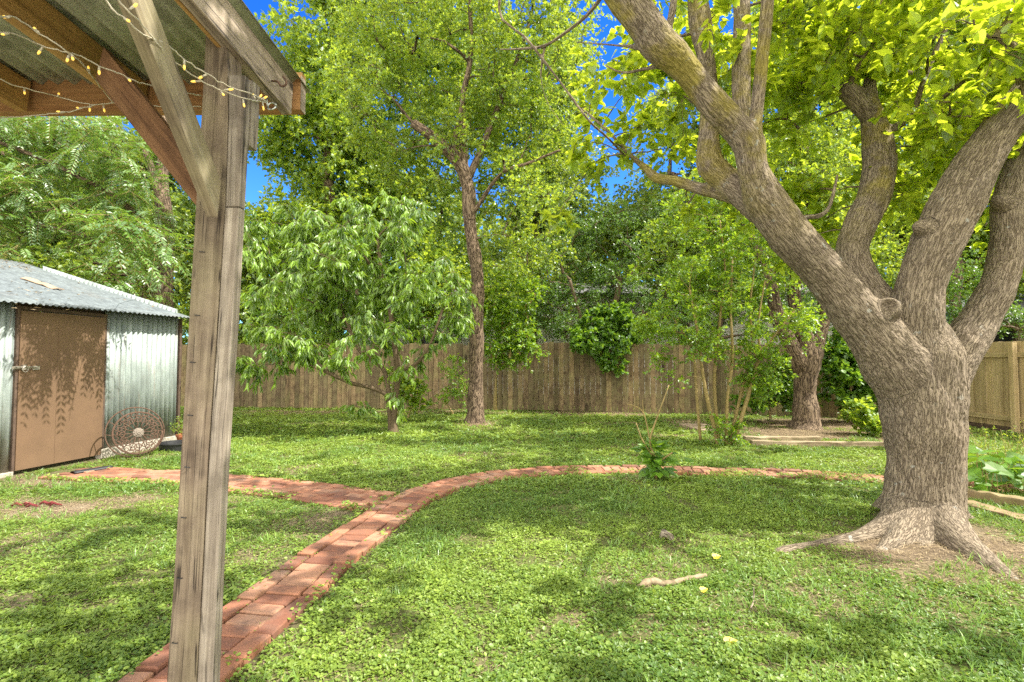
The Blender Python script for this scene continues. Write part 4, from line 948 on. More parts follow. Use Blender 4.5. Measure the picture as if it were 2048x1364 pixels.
# ================================================================ OTHER TREES
tree('elm_tree', 'slender rough-barked tree in mid lawn with a broken side limb', [
  [(948, 862, 11.2, 20.64), (950, 840, 11.2, 17.20), (949, 780, 11.2, 14.62), (954, 700, 11.2, 14.62), (955, 600, 11.2, 12.90), (946, 480, 11.2, 12.90), (935, 380, 11.2, 12.90), (922, 330, 11.2, 13.76), (915, 310, 11.2, 12.04)],
  [(928, 350, 11.2, 12.04), (905, 312, 11.1, 11.18), (872, 280, 11.0, 10.32), (848, 262, 10.9, 9.46), (826, 246, 10.9, 8.60)],
  [(926, 340, 11.2, 10.32), (927, 280, 11.2, 8.60), (924, 230, 11.2, 6.88), (928, 180, 11.2, 6.02), (942, 110, 11.2, 5.16), (940, 20, 11.2, 4.30), (930, -100, 11.2, 4)],
  [(935, 360, 11.2, 8.60), (958, 310, 11.4, 6.88), (985, 245, 11.5, 6.02), (1005, 190, 11.6, 5.16), (1030, 130, 11.8, 4.30), (1060, 40, 12, 3.44)],
  [(910, 310, 11.1, 6.02), (911, 270, 11.0, 5.16), (922, 220, 10.8, 4.30), (932, 150, 10.7, 3.44)],
  [(945, 430, 11.2, 5.16), (1000, 350, 10.8, 3.44), (1060, 325, 10.6, 3.01), (1120, 300, 10.4, 2.15)]],
  M['bark'], [(900, 130, 12.0, 240, 170, 1.7), (1060, 90, 11.4, 150, 200, 1.8), (1010, 330, 12.1, 170, 120, 1.2), (760, 130, 11.6, 150, 170, 1.6), (1060, 440, 11.2, 110, 100, 1.4), (820, 300, 12.2, 120, 90, 1.2), (950, -140, 11.2, 380, 120, 2.2, .6), (960, 560, 12.3, 60, 60, .8, .7), (930, 270, 10.6, 150, 110, .5, .8)],
  560, .47, 12, 14, .074, 'quad', M['lf_elm'], gap=.36, gs=.95, droop=.15, flatn=.5, rtip=.005)
tree('peach_tree', 'young low tree with long narrow drooping leaves in front of the fence', [
  [(785, 872, 9.65, 8), (787, 840, 9.65, 7), (792, 790, 9.65, 6), (796, 740, 9.6, 6), (790, 690, 9.6, 6), (780, 620, 9.6, 5), (765, 560, 9.6, 4), (755, 480, 9.6, 3)],
  [(783, 872, 9.65, 7), (778, 820, 9.65, 5), (772, 790, 9.6, 5), (740, 775, 9.5, 4.5), (700, 765, 9.3, 4), (650, 742, 9.1, 3.5)],
  [(780, 800, 9.6, 5), (768, 740, 9.7, 4.5), (740, 715, 9.7, 4), (720, 700, 9.7, 4), (690, 640, 9.8, 3)],
  [(795, 745, 9.6, 4), (830, 730, 9.5, 4), (860, 690, 9.4, 3), (885, 620, 9.4, 2.5)]],
  M['twig'], [(720, 520, 9.6, 200, 130, 1.3), (640, 610, 9.4, 150, 100, 1.2), (860, 590, 9.4, 85, 95, .8), (570, 700, 9.2, 90, 60, .9), (770, 690, 9.3, 130, 60, .9), (555, 490, 9.9, 70, 100, .9), (510, 650, 9.4, 40, 45, .6, 1.3), (640, 440, 9.9, 60, 50, .7), (780, 440, 9.8, 90, 60, .8), (725, 800, 9.2, 18, 14, .15, 3), (820, 790, 9.4, 25, 18, .2, 2)],
  200, .29, 10, 14, .130, 'long', M['lf_peach'], svar=.4, gap=.40, droop=.35, flatn=.55, side=.45, gravity=.75, rtip=.004, young=.2, tw_r=.003)

def fronds(clus, rad, nf, pairs, rl, ls, droop=.45):
    m = len(clus) * nf; d = rdir(m); d[:, 2] = d[:, 2] * .6 + .1; d = unit(d); O = np.repeat(clus, nf, 0) + rdir(m) * rad * .35
    t = np.linspace(.2, 1, pairs); Lr = rl * rng.uniform(.7, 1.15, m)
    def pos(tt): return O[:, None] + d[:, None] * (tt[None, :, None] * Lr[:, None, None]) + np.array([0, 0, -1.]) * (tt[None, :, None] ** 2 * droop * Lr[:, None, None])
    C_ = pos(t); tang = unit(pos(t + .02) - pos(t - .02)); sd = unit(np.cross(tang, np.array([0, 0, 1.]) + .25 * rdir(m)[:, None]))
    nrm = unit(np.cross(sd, tang)); nrm = np.where(nrm[..., 2:] < 0, -nrm, nrm)
    P = np.concatenate([C_, C_], 1).reshape(-1, 3); D = np.concatenate([sd * .8 + tang * .6, -sd * .8 + tang * .6], 1).reshape(-1, 3)
    D = D + rng.normal(0, .12, D.shape) + [0, 0, -.15]; N_ = np.concatenate([nrm, nrm], 1).reshape(-1, 3) + rng.normal(0, .18, P.shape)
    S = ls * rng.uniform(.75, 1.15, len(P)) * np.tile(np.r_[np.sin(np.linspace(.6, 2.4, pairs))] * 1.05, 2 * m).reshape(-1)
    rn = np.clip(np.repeat(rng.beta(2, 2.5, m), pairs * 2) + rng.normal(0, .08, len(P)), 0, 1)
    return P, D, N_, S, rn, O, pos(np.array([1.0]))[:, 0]
# chinaberry behind the shed
rt = thing('chinaberry_tree', 'leafy tree with glossy feather-like leaves hanging over the tin shed roof', 'tree', at(330, 800, 11.6) * [1, 1, 0])
mb = MB(); sk = []
for l in ([(335, 840, 12.2, 22), (325, 600, 12.2, 19), (330, 450, 12.2, 16), (322, 370, 12.2, 13), (330, 280, 12.2, 9), (320, 160, 12.2, 6)], [(328, 560, 12.2, 12), (290, 460, 11.5, 9), (240, 400, 10.8, 5), (150, 350, 10.2, 4), (40, 300, 9.8, 4), (-80, 260, 9.6, 3)],
          [(325, 520, 12.2, 10), (280, 500, 11.2, 7), (200, 480, 10.4, 5), (80, 450, 9.9, 4)], [(328, 420, 12.2, 9), (300, 330, 12.0, 7), (290, 300, 11.9, 5)]):
    q = spline(np.array([np.r_[at(a[0], a[1], a[2]), a[3] / F * a[2]] for a in l]), len(l) * 5); mb.tube(q[:, :3], q[:, 3], 9, True); sk.append(q[6:, :3])
sk = np.concatenate(sk)
cl = blob_points([(100, 340, 10.2, 190, 120, 1.2, 1.1), (20, 430, 9.8, 130, 90, 1.0, 1.1), (200, 480, 10.4, 130, 80, .9), (60, 490, 9.6, 100, 40, .6), (270, 570, 10.6, 60, 45, .7), (-180, 380, 10, 180, 180, 1.5, .6), (240, 380, 11.2, 90, 110, 1.1, .8), (40, 265, 10.4, 280, 70, 1.3, 1.6), (300, 490, 6.7, 38, 40, .45, 9), (246, 455, 6.3, 40, 35, .4, 7), (180, 560, 10.5, 140, 50, .7, 1.3)], 370, .22, .8, 9)
br = grow(sk, cl, .005, .1); branches_mesh('limbs', br, M['bark'], rt, 4, mb); mb.build('trunk', M['bark'], rt, smooth=True)
P, D, N_, S, rn, O, E = fronds(cl, .38, 9, 9, .44, .095); c_ = leaves('crown', P, D, N_, S, 'slim', M['lf_china'], rt, rn); sticks('leaf_stalks', O, E, .003, .0015, M['stem_green'], c_)

# multi-stemmed shrub tree (right of centre)
tree('crape_myrtle', 'many-stemmed young tree with thin tan stems, in front of the timber edging', [
  [(1440, 905, 8.2, 4.32), (1415, 800, 8.1, 3.96), (1405, 740, 8.1, 3.60), (1395, 660, 8.1, 2.88), (1380, 580, 8.1, 2.16)],
  [(1440, 905, 8.2, 4.32), (1432, 820, 8.25, 3.96), (1430, 740, 8.25, 3.60), (1440, 640, 8.25, 2.88), (1450, 540, 8.25, 2.16), (1440, 440, 8.25, 1.44)],
  [(1452, 905, 8.2, 4.32), (1455, 800, 8.1, 3.60), (1465, 720, 8.1, 3.24), (1462, 620, 8.1, 2.52), (1465, 520, 8.1, 1.80)],
  [(1462, 900, 8.2, 5.04), (1495, 800, 8.2, 4.32), (1520, 712, 8.2, 3.60), (1550, 670, 8.2, 2.88), (1590, 620, 8.2, 1.80)],
  [(1455, 900, 8.2, 4.32), (1480, 800, 8.3, 3.60), (1505, 690, 8.3, 3.24), (1500, 620, 8.3, 2.52), (1510, 520, 8.3, 1.80)],
  [(1400, 880, 8.35, 3.24), (1393, 780, 8.35, 2.88), (1385, 700, 8.4, 2.52), (1350, 640, 8.4, 1.80)],
  [(1520, 712, 8.2, 2.88), (1518, 640, 8.2, 2.16), (1530, 560, 8.2, 1.44)]],
  M['stem_green'], [(1370, 580, 8.2, 110, 80, .8), (1480, 540, 8.3, 110, 100, .8), (1335, 670, 8.0, 65, 45, .4, 1.5), (1400, 690, 8.0, 60, 45, .4, 1.5), (1490, 690, 8.1, 70, 60, .5, 1.5), (1560, 640, 8.3, 60, 60, .6), (1330, 740, 7.9, 22, 45, .2, 3), (1440, 870, 8.1, 42, 28, .25, 5), (1510, 770, 8.1, 45, 40, .3, 2), (1550, 720, 8.1, 30, 30, .3, 2), (1430, 430, 8.3, 110, 60, .8, .7)],
  165, .28, 11, 12, .058, 'quad', M['lf_myrtle'], gap=.28, up=.45, droop=.05, flatn=.6, rtip=.003, seg=7, cat='small tree')
tree('forked_tree', 'short thick tree forking low, on bare soil behind the old timber edging', [
  [(1612, 862, 10.3, 31), (1612, 835, 10.3, 27), (1608, 790, 10.3, 24), (1607, 750, 10.3, 24), (1610, 715, 10.3, 26), (1612, 690, 10.3, 20)],
  [(1600, 735, 10.3, 20), (1582, 695, 10.2, 17), (1565, 650, 10.1, 16), (1550, 600, 10.0, 14), (1535, 540, 9.9, 12), (1490, 440, 9.8, 8), (1440, 380, 9.7, 5)],
  [(1615, 710, 10.3, 22), (1602, 650, 10.4, 17), (1590, 590, 10.5, 14), (1600, 500, 10.6, 11), (1620, 400, 10.7, 8), (1610, 280, 10.8, 6)],
  [(1622, 715, 10.3, 18), (1642, 665, 10.4, 13), (1655, 620, 10.5, 11), (1680, 540, 10.6, 9), (1720, 440, 10.8, 6)],
  [(1650, 640, 10.4, 7), (1640, 590, 10.3, 6), (1650, 520, 10.2, 4)]],
  M['bark'], [(1560, 400, 10.2, 160, 140, 1.4), (1700, 450, 10.6, 130, 140, 1.3), (1450, 400, 10.2, 110, 90, 1.0), (1620, 250, 10.6, 170, 110, 1.4), (1590, 560, 9.9, 60, 60, .6, .8), (1300, 500, 10.6, 90, 60, .7, .7)],
  300, .42, 11, 12, .078, 'quad', M['lf_elm'], gap=.32, droop=.15, flatn=.5, rtip=.005)

back = [
 ('tall broad-crowned tree beyond the fence, just right of the porch beam', [[(662, 800, 16.5, 17), (660, 430, 16.5, 14), (655, 330, 16.5, 12), (662, 200, 16.5, 9), (655, 80, 16.5, 6)], [(660, 330, 16.5, 6), (700, 250, 16.4, 4), (730, 150, 16.3, 3)]], [(650, 120, 16.5, 100, 140, 1.8), (720, 260, 16.5, 80, 100, 1.6), (600, 250, 16.5, 70, 80, 1.5), (640, 400, 16.5, 70, 60, 1.4, .6), (700, -60, 16.5, 130, 90, 2), (560, 460, 16.5, 70, 80, 1.4, 1.2), (535, 270, 17, 45, 60, 1.2), (640, 300, 17, 90, 110, 1.6)], 210, 'lf_elm'),
 ('leaning dark-stemmed tree between the two taller trunks, beyond the fence', [[(840, 800, 18, 16), (810, 430, 18, 13), (785, 350, 18, 12), (770, 300, 18, 8)]], [(800, 420, 18, 110, 110, 2), (880, 560, 17, 120, 90, 1.6), (760, 560, 17.5, 100, 90, 1.6), (720, 420, 17, 90, 80, 1.6, .6), (880, 120, 17.5, 170, 170, 2.0), (1010, 260, 17.5, 110, 120, 1.6)], 250, 'lf_elm'),
 ('bright green tree beyond the fence, right of the mid-lawn trunk', [[(1060, 800, 18, 14), (1070, 500, 18, 10), (1085, 380, 18, 7), (1110, 250, 18, 4)]], [(1090, 420, 18, 80, 110, 1.8), (1040, 560, 17, 90, 90, 1.6), (1130, 330, 18, 80, 60, 1.5, .8), (1120, 180, 18, 70, 150, 1.5, .9), (1180, 480, 18, 80, 70, 1.5)], 140, 'lf_back'),
 ('yellow-green tree showing through the branches, beyond the fence', [[(1370, 800, 17.5, 14), (1365, 480, 17.5, 10), (1350, 350, 17.5, 6)]], [(1340, 450, 17.5, 130, 80, 1.8), (1420, 520, 17, 130, 100, 1.8), (1290, 370, 17.5, 80, 60, 1.4, .5), (1520, 420, 17.5, 90, 80, 1.6), (1450, 250, 17.5, 110, 140, 1.8, .9), (1270, 470, 18, 110, 70, 1.6), (1330, 250, 18, 90, 120, 1.5, .35)], 180, 'lf_back'),
 ('large bright tree seen between the heavy limbs of the big tree', [[(1720, 800, 16, 15), (1710, 500, 16, 12), (1690, 300, 16, 8), (1700, 100, 16, 5)]], [(1700, 430, 16, 170, 130, 2.2), (1640, 200, 16, 160, 150, 2.2), (1800, 200, 16, 140, 160, 2.2), (1750, 20, 16, 260, 110, 2.2), (1580, 60, 16, 110, 140, 2), (1850, 420, 16, 120, 130, 2)], 270, 'lf_elm'),
 ('bright tree right of the heavy limbs with a pollarded pale stem', [[(1912, 700, 14, 12), (1912, 400, 14, 12), (1915, 260, 14, 11), (1920, 170, 14, 8)], [(1916, 205, 14, 8), (1950, 215, 13.9, 7), (2000, 222, 13.8, 6)], [(1912, 300, 14, 7), (1940, 320, 14, 7), (1945, 230, 14, 5)]], [(1950, 350, 14.5, 150, 170, 2), (2060, 200, 14.5, 160, 180, 2), (1930, 80, 15, 200, 120, 2), (2150, 450, 14, 140, 170, 2), (1960, 520, 14.5, 110, 50, 1.2)], 260, 'lf_elm'),
 ('dark tree beyond the fence, left of the porch post', [[(300, 830, 16.5, 14), (290, 500, 16.5, 12), (285, 330, 16.5, 9)]], [(360, 500, 16.5, 110, 120, 1.8), (300, 330, 17, 110, 110, 1.8, 1.0), (200, 400, 17, 160, 160, 1.8, 1.2), (440, 560, 16.5, 90, 90, 1.6), (520, 520, 16.5, 90, 70, 1.5), (530, 640, 16, 110, 60, 1.2), (420, 680, 16, 110, 60, 1.2)], 200, 'lf_back'),
 ('tree standing behind the shed at the left edge of the yard', [[(20, 830, 16, 16), (10, 500, 16, 12), (0, 300, 16, 8)]], [(50, 400, 16.5, 180, 170, 2), (-120, 350, 16, 200, 220, 2), (120, 540, 15.5, 150, 60, 1.4)], 170, 'lf_back')]
for lab, tk, bl, n, mt in back:
    tree('background_tree', lab, tk, M['bark'], bl, int(n * 2.0), .78, 11, 13, .135, 'quad', M[mt], 'trees standing beyond the fence', gap=.38, droop=.15, flatn=.45, twigs=False, rtip=.007, seg=8)
# evergreens and hedge masses directly behind the fence
tree('evergreen_shrub', 'tall dark small-leaved evergreen rising behind the middle of the fence', [[(1215, 790, 15.2, 8), (1225, 660, 15.2, 7), (1240, 560, 15.2, 5)], [(1235, 790, 15, 9), (1260, 690, 15, 7), (1290, 620, 15, 5)], [(1225, 790, 15, 8), (1170, 660, 15, 5), (1140, 560, 15, 3)]], M['twig'],
     [(1180, 520, 15.5, 120, 110, 1.2), (1290, 570, 15.5, 100, 80, 1.1), (1110, 620, 15.3, 90, 60, .9, 1.5), (1260, 450, 15.6, 110, 60, 1.0)], 230, .42, 11, 13, .06, 'quad', M['lf_dark'], gap=.3, twigs=False, cat='shrub', flatn=.3)
tree('evergreen_shrub', 'dark evergreen behind the fence, seen through the many-stemmed young tree', [[(1440, 790, 15, 8), (1440, 660, 15, 6), (1460, 560, 15, 4)]], M['twig'],
     [(1440, 600, 15, 110, 70, 1.1), (1540, 620, 14.6, 80, 60, .9), (1350, 640, 15, 80, 50, .8), (1640, 620, 14, 80, 80, .9), (1500, 540, 15.3, 90, 60, 1.0)], 190, .42, 11, 13, .07, 'quad', M['lf_dark'], gap=.32, twigs=False, cat='shrub', flatn=.3)
tree('evergreen_shrub', 'dark leafy mass behind the fence, above it to the left of the mid-lawn trunk', [[(700, 800, 15.5, 8), (700, 660, 15.5, 6), (720, 560, 15.5, 4)]], M['twig'],
     [(640, 620, 15.5, 150, 70, 1.0), (830, 620, 15.6, 130, 70, 1.0), (960, 640, 15.5, 80, 40, .8), (740, 520, 15.8, 120, 60, 1.0, .6)], 130, .45, 11, 13, .08, 'quad', M['lf_bush'], gap=.3, twigs=False, cat='shrub', flatn=.3)
def shrub(name, lab, base, blobs, n, rad, nt, nl, size, kind, mat, cat='bush', group=None, **kw):
    b = at(*base) if len(base) == 3 else gr(*base)
    rt = thing(name, lab, cat, (b[0], b[1], 0), group); cl = blob_points(blobs, n, kw.pop('gap', .15), kw.pop('gs', .4)); z0 = kw.pop('z0', 0.0)
    st = np.array([[b[0], b[1], z0], [b[0] + .01, b[1], z0 + .12]]); br = grow(st, cl, .0035, .35); branches_mesh('stems', br, M['stem_green'] if mat != 'lf_dark' else M['twig'], rt, 4)
    P, D, N_, S, rn, O, E = foliage(cl, rad, nt, nl, size, kind, **kw); leaves('foliage', P, D, N_, S, kind, M[mat], rt, rn); return rt
shrub('overhanging_shrub', 'glossy bright green shrub spilling over the top of the fence', (1235, 760, 13.75), [(1225, 650, 13.3, 65, 42, .4), (1205, 690, 12.95, 55, 40, .22), (1170, 680, 13.0, 35, 25, .2), (1222, 728, 12.95, 22, 24, .12, 2), (1265, 650, 13.2, 45, 32, .3)], 95, .2, 9, 11, .085, 'round', 'lf_bush', cat='shrub', flatn=.45, z0=.3)
shrub('leafy_shrub', 'loose bright shrub against the fence, right of the slender mid-lawn trunk', (990, 820, 12.9), [(1010, 650, 12.9, 70, 65, .5), (1045, 695, 12.7, 38, 34, .3, 2), (990, 705, 12.7, 38, 50, .3, 1.5), (1020, 580, 13, 70, 60, .5)], 120, .26, 10, 11, .075, 'quad', 'lf_myrtle', cat='shrub')
shrub('low_bush', 'small feathery green bush left of the slender mid-lawn trunk', (905, 822, 12.0), [(905, 760, 12, 28, 55, .3), (890, 790, 12, 22, 25, .25), (925, 780, 12, 14, 30, .2)], 26, .2, 8, 10, .05, 'quad', 'lf_myrtle')
shrub('low_bush', 'low yellow-green bush behind the stem of the narrow-leaved tree', (815, 826, 11.2), [(815, 790, 11.2, 40, 35, .35), (840, 800, 11.2, 20, 18, .25), (800, 760, 11.3, 30, 35, .3)], 26, .2, 8, 10, .06, 'round', 'lf_elm')
shrub('low_bush', 'dark green bush left of the low-forking tree', (1540, 835, 11.0), [(1535, 780, 11.0, 50, 45, .4), (1560, 740, 11.1, 30, 40, .3), (1505, 800, 11, 28, 25, .3)], 44, .24, 9, 10, .075, 'round', 'lf_bush')
shrub('low_bush', 'tall rounded bush right of the low-forking tree', (1690, 845, 11.0), [(1690, 740, 11.0, 55, 60, .5), (1725, 780, 10.9, 40, 40, .4), (1665, 690, 11.1, 35, 40, .4), (1740, 700, 11, 40, 50, .4)], 64, .26, 9, 11, .09, 'round', 'lf_bush')
shrub('low_bush', 'pale sunlit low bush beside the big trunk at the end of the timber edging', (1745, 868, 9.2), [(1745, 838, 9.2, 32, 22, .3), (1720, 815, 9.3, 20, 15, .2)], 22, .18, 8, 9, .085, 'round', 'lf_elm')
shrub('low_bush', 'leafy bush under the pale side fence, far end by the big trunk', (1900, 845, 10.8), [(1760, 760, 10.9, 40, 40, .4), (1990, 640, 10.6, 60, 40, .3, .0001)], 20, .24, 9, 10, .09, 'round', 'lf_bush')
shrub('neighbour_shrub', 'dark feathery branches above the side fence before the cream house', (2030, 700, 12.0), [(2000, 610, 11.8, 60, 35, .5), (2050, 640, 11.6, 60, 30, .4), (1930, 560, 12.0, 60, 60, .5), (1900, 640, 12, 50, 40, .4)], 70, .3, 9, 11, .06, 'quad', 'lf_dark', cat='shrub', z0=.5)
# big-leaved plant right of the trunk
rt = thing('squash_plant', 'low plant with broad lobed leaves right of the big trunk', 'plant', gr(1985, 985))
n = 95; c = np.array([gr(rng.uniform(1938, 2120), rng.uniform(940, 1000)) for _ in range(n)]); c[:, 2] = rng.uniform(.10, .36, n)
leaves('foliage', c, rdir(n) * [1, 1, .3] + [-.1, -.3, -.25], rdir(n) * .45 + [0, -.25, .9], rng.uniform(.11, .21, n), 'heart', M['lf_bush'], rt)
sticks('stem', c * [1, 1, 0] + rng.normal(0, .04, (n, 3)) * [1, 1, 0], c, .004, .003, M['stem_green'], rt)
rt = thing('weed_tuft', 'thin straw-coloured weeds arching over the broad-leaved plant', 'weeds', gr(2010, 930))
c = np.array([gr(rng.uniform(1950, 2110), rng.uniform(905, 960)) for _ in range(60)]); e = c + np.c_[rng.normal(0, .15, 60), rng.normal(0, .15, 60), rng.uniform(.25, .6, 60)]
sticks('stem', c, e, .003, .001, M['stem_green'], rt); n = 500; k = rng.integers(0, 60, n); t = rng.random((n, 1))
leaves('foliage', c[k] * (1 - t) + e[k] * t, rdir(n), rdir(n) + [0, 0, 1], rng.uniform(.03, .06, n), 'slim', M['lf_elm'], rt)
# sapling in the lawn
rt = thing('sapling', 'small leafy sapling beside the brick path with bare twigs above', 'sapling', gr(1312, 962))
b = gr(1312, 962); mb = MB(); YS = b[1]
for li, l in enumerate(([(1312, 964, YS, 3.2), (1310, 920, YS, 2.6), (1300, 880, YS, 2), (1320, 820, YS - .03, 1.5), (1338, 770, YS - .05, 1)], [(1310, 920, YS, 1.6), (1285, 880, YS, 1.3), (1272, 845, YS, 1)], [(1310, 930, YS, 3), (1330, 915, YS - .1, 2), (1345, 905, YS - .15, 1.5)],
          [(1300, 880, YS, 1.4), (1287, 826, YS, 1.2), (1268, 812, YS, 1), (1253, 808, YS, .8)], [(1287, 826, YS, 1), (1285, 800, YS, .8)])):
    q = spline(np.array([np.r_[at(a[0], a[1], a[2]), a[3] / F * a[2]] for a in l]), 16); mb = MB(); mb.tube(q[:, :3], q[:, 3], 6, True); mb.build('twig' if li else 'stem', M['stem_green'], rt, True)

n = 130; c = np.array([at(1312 + rng.normal(0, 18), rng.uniform(884, 952), YS + rng.normal(0, .08)) for _ in range(n)]); d = c - at(1311, 930, YS); d[:, 2] = d[:, 2] * .4 - .04
leaves('foliage', c - unit(d) * .02, d, rdir(n) * .4 + [0, -.3, .8], rng.uniform(.08, .13, n), 'heart', M['lf_bush'], rt)

# ================================================================ SMALL THINGS ON THE GROUND
def timber(name, lab, cat, A, B, w, h, mat, z=.0, bev=.008, seg=10):
    A = np.array(A); B = np.array(B); d = unit(B - A); n = np.array([-d[1], d[0], 0]); L = np.linalg.norm(B - A); V = []; Bc = []
    for i in range(seg + 1):
        c = A + (B - A) * i / seg
        for (a, b) in ((-w / 2, 0), (w / 2, 0), (w / 2, h), (-w / 2, h)):
            V.append(c + n * (a + rng.normal(0, .004)) + [0, 0, z + b + (rng.normal(0, .006) if b else -.03)]); Bc.append((L * i / seg, a, b))
    f = [(3, 2, 1, 0), tuple(4 * seg + j for j in range(4))]
    for i in range(seg): f += [(4 * i + j, 4 * i + (j + 1) % 4, 4 * (i + 1) + (j + 1) % 4, 4 * (i + 1) + j) for j in range(4)]
    mb = MB(); mb.add(V, f, Bc, rng.random()); o = mb.build(name, mat, bevel=bev); return tag(o, lab, cat)
timber('landscape_timber', 'long weathered timber edging the bare bed behind the brick path', 'timber', gr(1502, 893), gr(1790, 897), .12, .10, M['timber'])
timber('landscape_timber', 'shorter cracked timber lying behind the long one, mostly hidden', 'timber', gr(1488, 884), gr(1640, 885), .10, .10, M['timber'])
timber('edging_plank', 'upper of two flat planks right of the big trunk, nearer the leaves', 'plank', gr(1915, 995), gr(2110, 1030), .17, .10, M['plank'])
timber('edging_plank', 'lower of two flat planks right of the big trunk, nearer the roots', 'plank', gr(1915, 1012), gr(2120, 1070), .18, .07, M['plank'])
timber('stone_slab', 'tilted brown stone slab on the soil beside the many-stemmed tree', 'stone', gr(1382, 852), gr(1446, 868), .55, .05, M['stone'], seg=4)
q = np.array([gr(*a) for a in ((1268, 1178), (1300, 1169), (1335, 1171), (1370, 1166), (1412, 1158))]); q[:, 2] = [-.004, .018, .010, .022, .024]
mb = MB(); mb.tube(spline(q, 24), np.interp(np.linspace(0, 1, 24), [0, .2, .6, 1], [.008, .024, .017, .014]) * (1 + .18 * np.sin(np.arange(24) * 1.9)), 9); o = mb.build('fallen_branch', M['timber'], None, True)
tag(o, 'short thick grey-brown stick half sunk in the front lawn', 'stick')
q = np.array([gr(*a) for a in ((1508, 1190), (1507, 1215), (1503, 1232))]); q[:, 2] = .04; mb = MB(); mb.tube(spline(q, 10), .004, 6); o = mb.build('twig', M['bark_pale'], None, True); tag(o, 'thin pale twig lying in the grass right of the thick stick', 'twig')
c = gr(1332, 1080); mb = MB(); mb.tube([c + [-.03, .03, -.02], c + [-.01, .0, .05], c + [.02, -.05, .045], c + [.035, -.10, -.01]], [.03, .035, .025, .015], 8); o = mb.build('stump', M['bark_pale'], None, True); tag(o, 'small pale grey stub poking out of the lawn', 'stump')
for (u, v, s, lab) in ((1452, 1300, .06, 'bright yellow fallen leaf lowest in the front lawn'), (1427, 1124, .055, 'yellow fallen leaf above the thick stick in the lawn'), (1694, 1006, .05, 'yellow fallen leaf near the left foot of the big trunk'), (1402, 1192, .045, 'brownish yellow fallen leaf just below the thick stick')):
    p = gr(u, v) + [0, 0, .035]; o = leaves('fallen_leaf', p[None], np.array([[1., .2, .1]]), np.array([[.1, -.5, .8]]), np.array([s]), 'heart', M['lf_yellow']); tag(o, lab, 'leaf', 'yellow leaves fallen on the lawn')

# far-off belt of trees
n = 9000; x = rng.uniform(-42, 46, n); y = 27 + rng.normal(0, 2.5, n); u = 1024 + 1000 * x / y
top = 7.2 + 5.0 * fbm(np.c_[x * .22, x * 0 + 3], 3, 71) - 3.2 * np.exp(-((u - 555) / 70) ** 2) - 1.5 * np.exp(-((u - 1250) / 90) ** 2)
z = rng.random(n) ** .8 * top; P = np.c_[x, y, z] ; P = P[fbm(P * .5, 2, 72) > .34]
Pf = foliage(P, .9, 4, 7, .30, 'quad', droop=.1, flatn=.4)
o = leaves('distant_trees', *Pf[:4], 'quad', M['lf_back'], None, Pf[4]); tag(o, 'belt of green trees far behind the neighbouring houses', 'trees', kind='stuff')

# ================================================================ NEIGHBOURS' HOUSES
def house(name, lab, x0, x1, y0, y1, h, rise, wall, over=.4, wins=(), axis='x'):
    rt = thing(name, lab, 'house', ((x0 + x1) / 2, (y0 + y1) / 2, 0)); mb = MB()
    k = int(h / .18)
    for i in range(k): mb.box((x0 - .01 * 0, y0, i * h / k), (x1, y1, (i + 1) * h / k - .004)); mb.v[-1][:4] += np.array([(-.012, -.012, 0), (.012, -.012, 0), (.012, .012, 0), (-.012, .012, 0)])
    mb.build('wall', wall, rt); ym = (y0 + y1) / 2; xm = (x0 + x1) / 2; o = over
    if axis == 'x': v = [(x0 - o, y0 - o, h - .1), (x1 + o, y0 - o, h - .1), (x1 + o, ym, h + rise), (x0 - o, ym, h + rise), (x0 - o, y1 + o, h - .1), (x1 + o, y1 + o, h - .1)]
    else: v = [(x0 - o, y1 + o, h - .1), (x0 - o, y0 - o, h - .1), (xm, y0 - o, h + rise), (xm, y1 + o, h + rise), (x1 + o, y1 + o, h - .1), (x1 + o, y0 - o, h - .1)]
    r = mesh('roof', v, [(0, 1, 2, 3), (3, 2, 5, 4)], M['roof_dark'], rt); m = r.modifiers.new('s', 'SOLIDIFY'); m.thickness = .12
    for (a, b, c, d, face) in wins:
        fr = MB(); gl = MB()
        if face == 'y': fr.box((a - .07, y0 - .06, c - .07), (b + .07, y0 - .013, d + .07)); gl.box((a, y0 - .075, c), (b, y0 - .062, d))
        else: fr.box((x0 - .06, a - .07, c - .07), (x0 - .013, b + .07, d + .07)); gl.box((x0 - .075, a, c), (x0 - .062, b, d))
        w = fr.build('window', M['darkwood'], rt); gl.build('pane', M['glass'], w)
    return rt
house('neighbour_house', 'pale house glimpsed through the shrubs behind the middle of the fence', -6.5, 13.5, 21, 28, 4.3, .9, M['house_white'], wins=((-4, -2.8, 1, 2.3, 'y'), (2.6, 3.8, 1, 2.3, 'y')))
house('neighbour_house', 'cream house with a dark roof above the side fence', 13.3, 22, 8.0, 17.5, 2.55, 1.4, M['house_yellow'], over=.7, wins=((13.2, 14.0, .9, 2.2, 'x'), (10.5, 11.6, .9, 2.2, 'x')), axis='y')
# dry vine on the fence
rt = thing('dry_vine', 'bare dry vine climbing the fence boards left of the overhanging shrub', 'vine', at(1110, 820, 13.55) * [1, 1, 0]); mb = MB()
for k in range(26):
    u, v = rng.uniform(1035, 1200), 828; p = []
    for j in range(9): p.append(at(u, v, 13.68 - max(0, (u - 1095)) * .0036 + rng.normal(0, .01))); u += rng.normal(0, 9); v -= rng.uniform(4, 17)
    mb.tube(spline(np.array(p), 20), np.linspace(.007, .002, 20), 4)
mb.build('stems', M['twig'], rt, True)

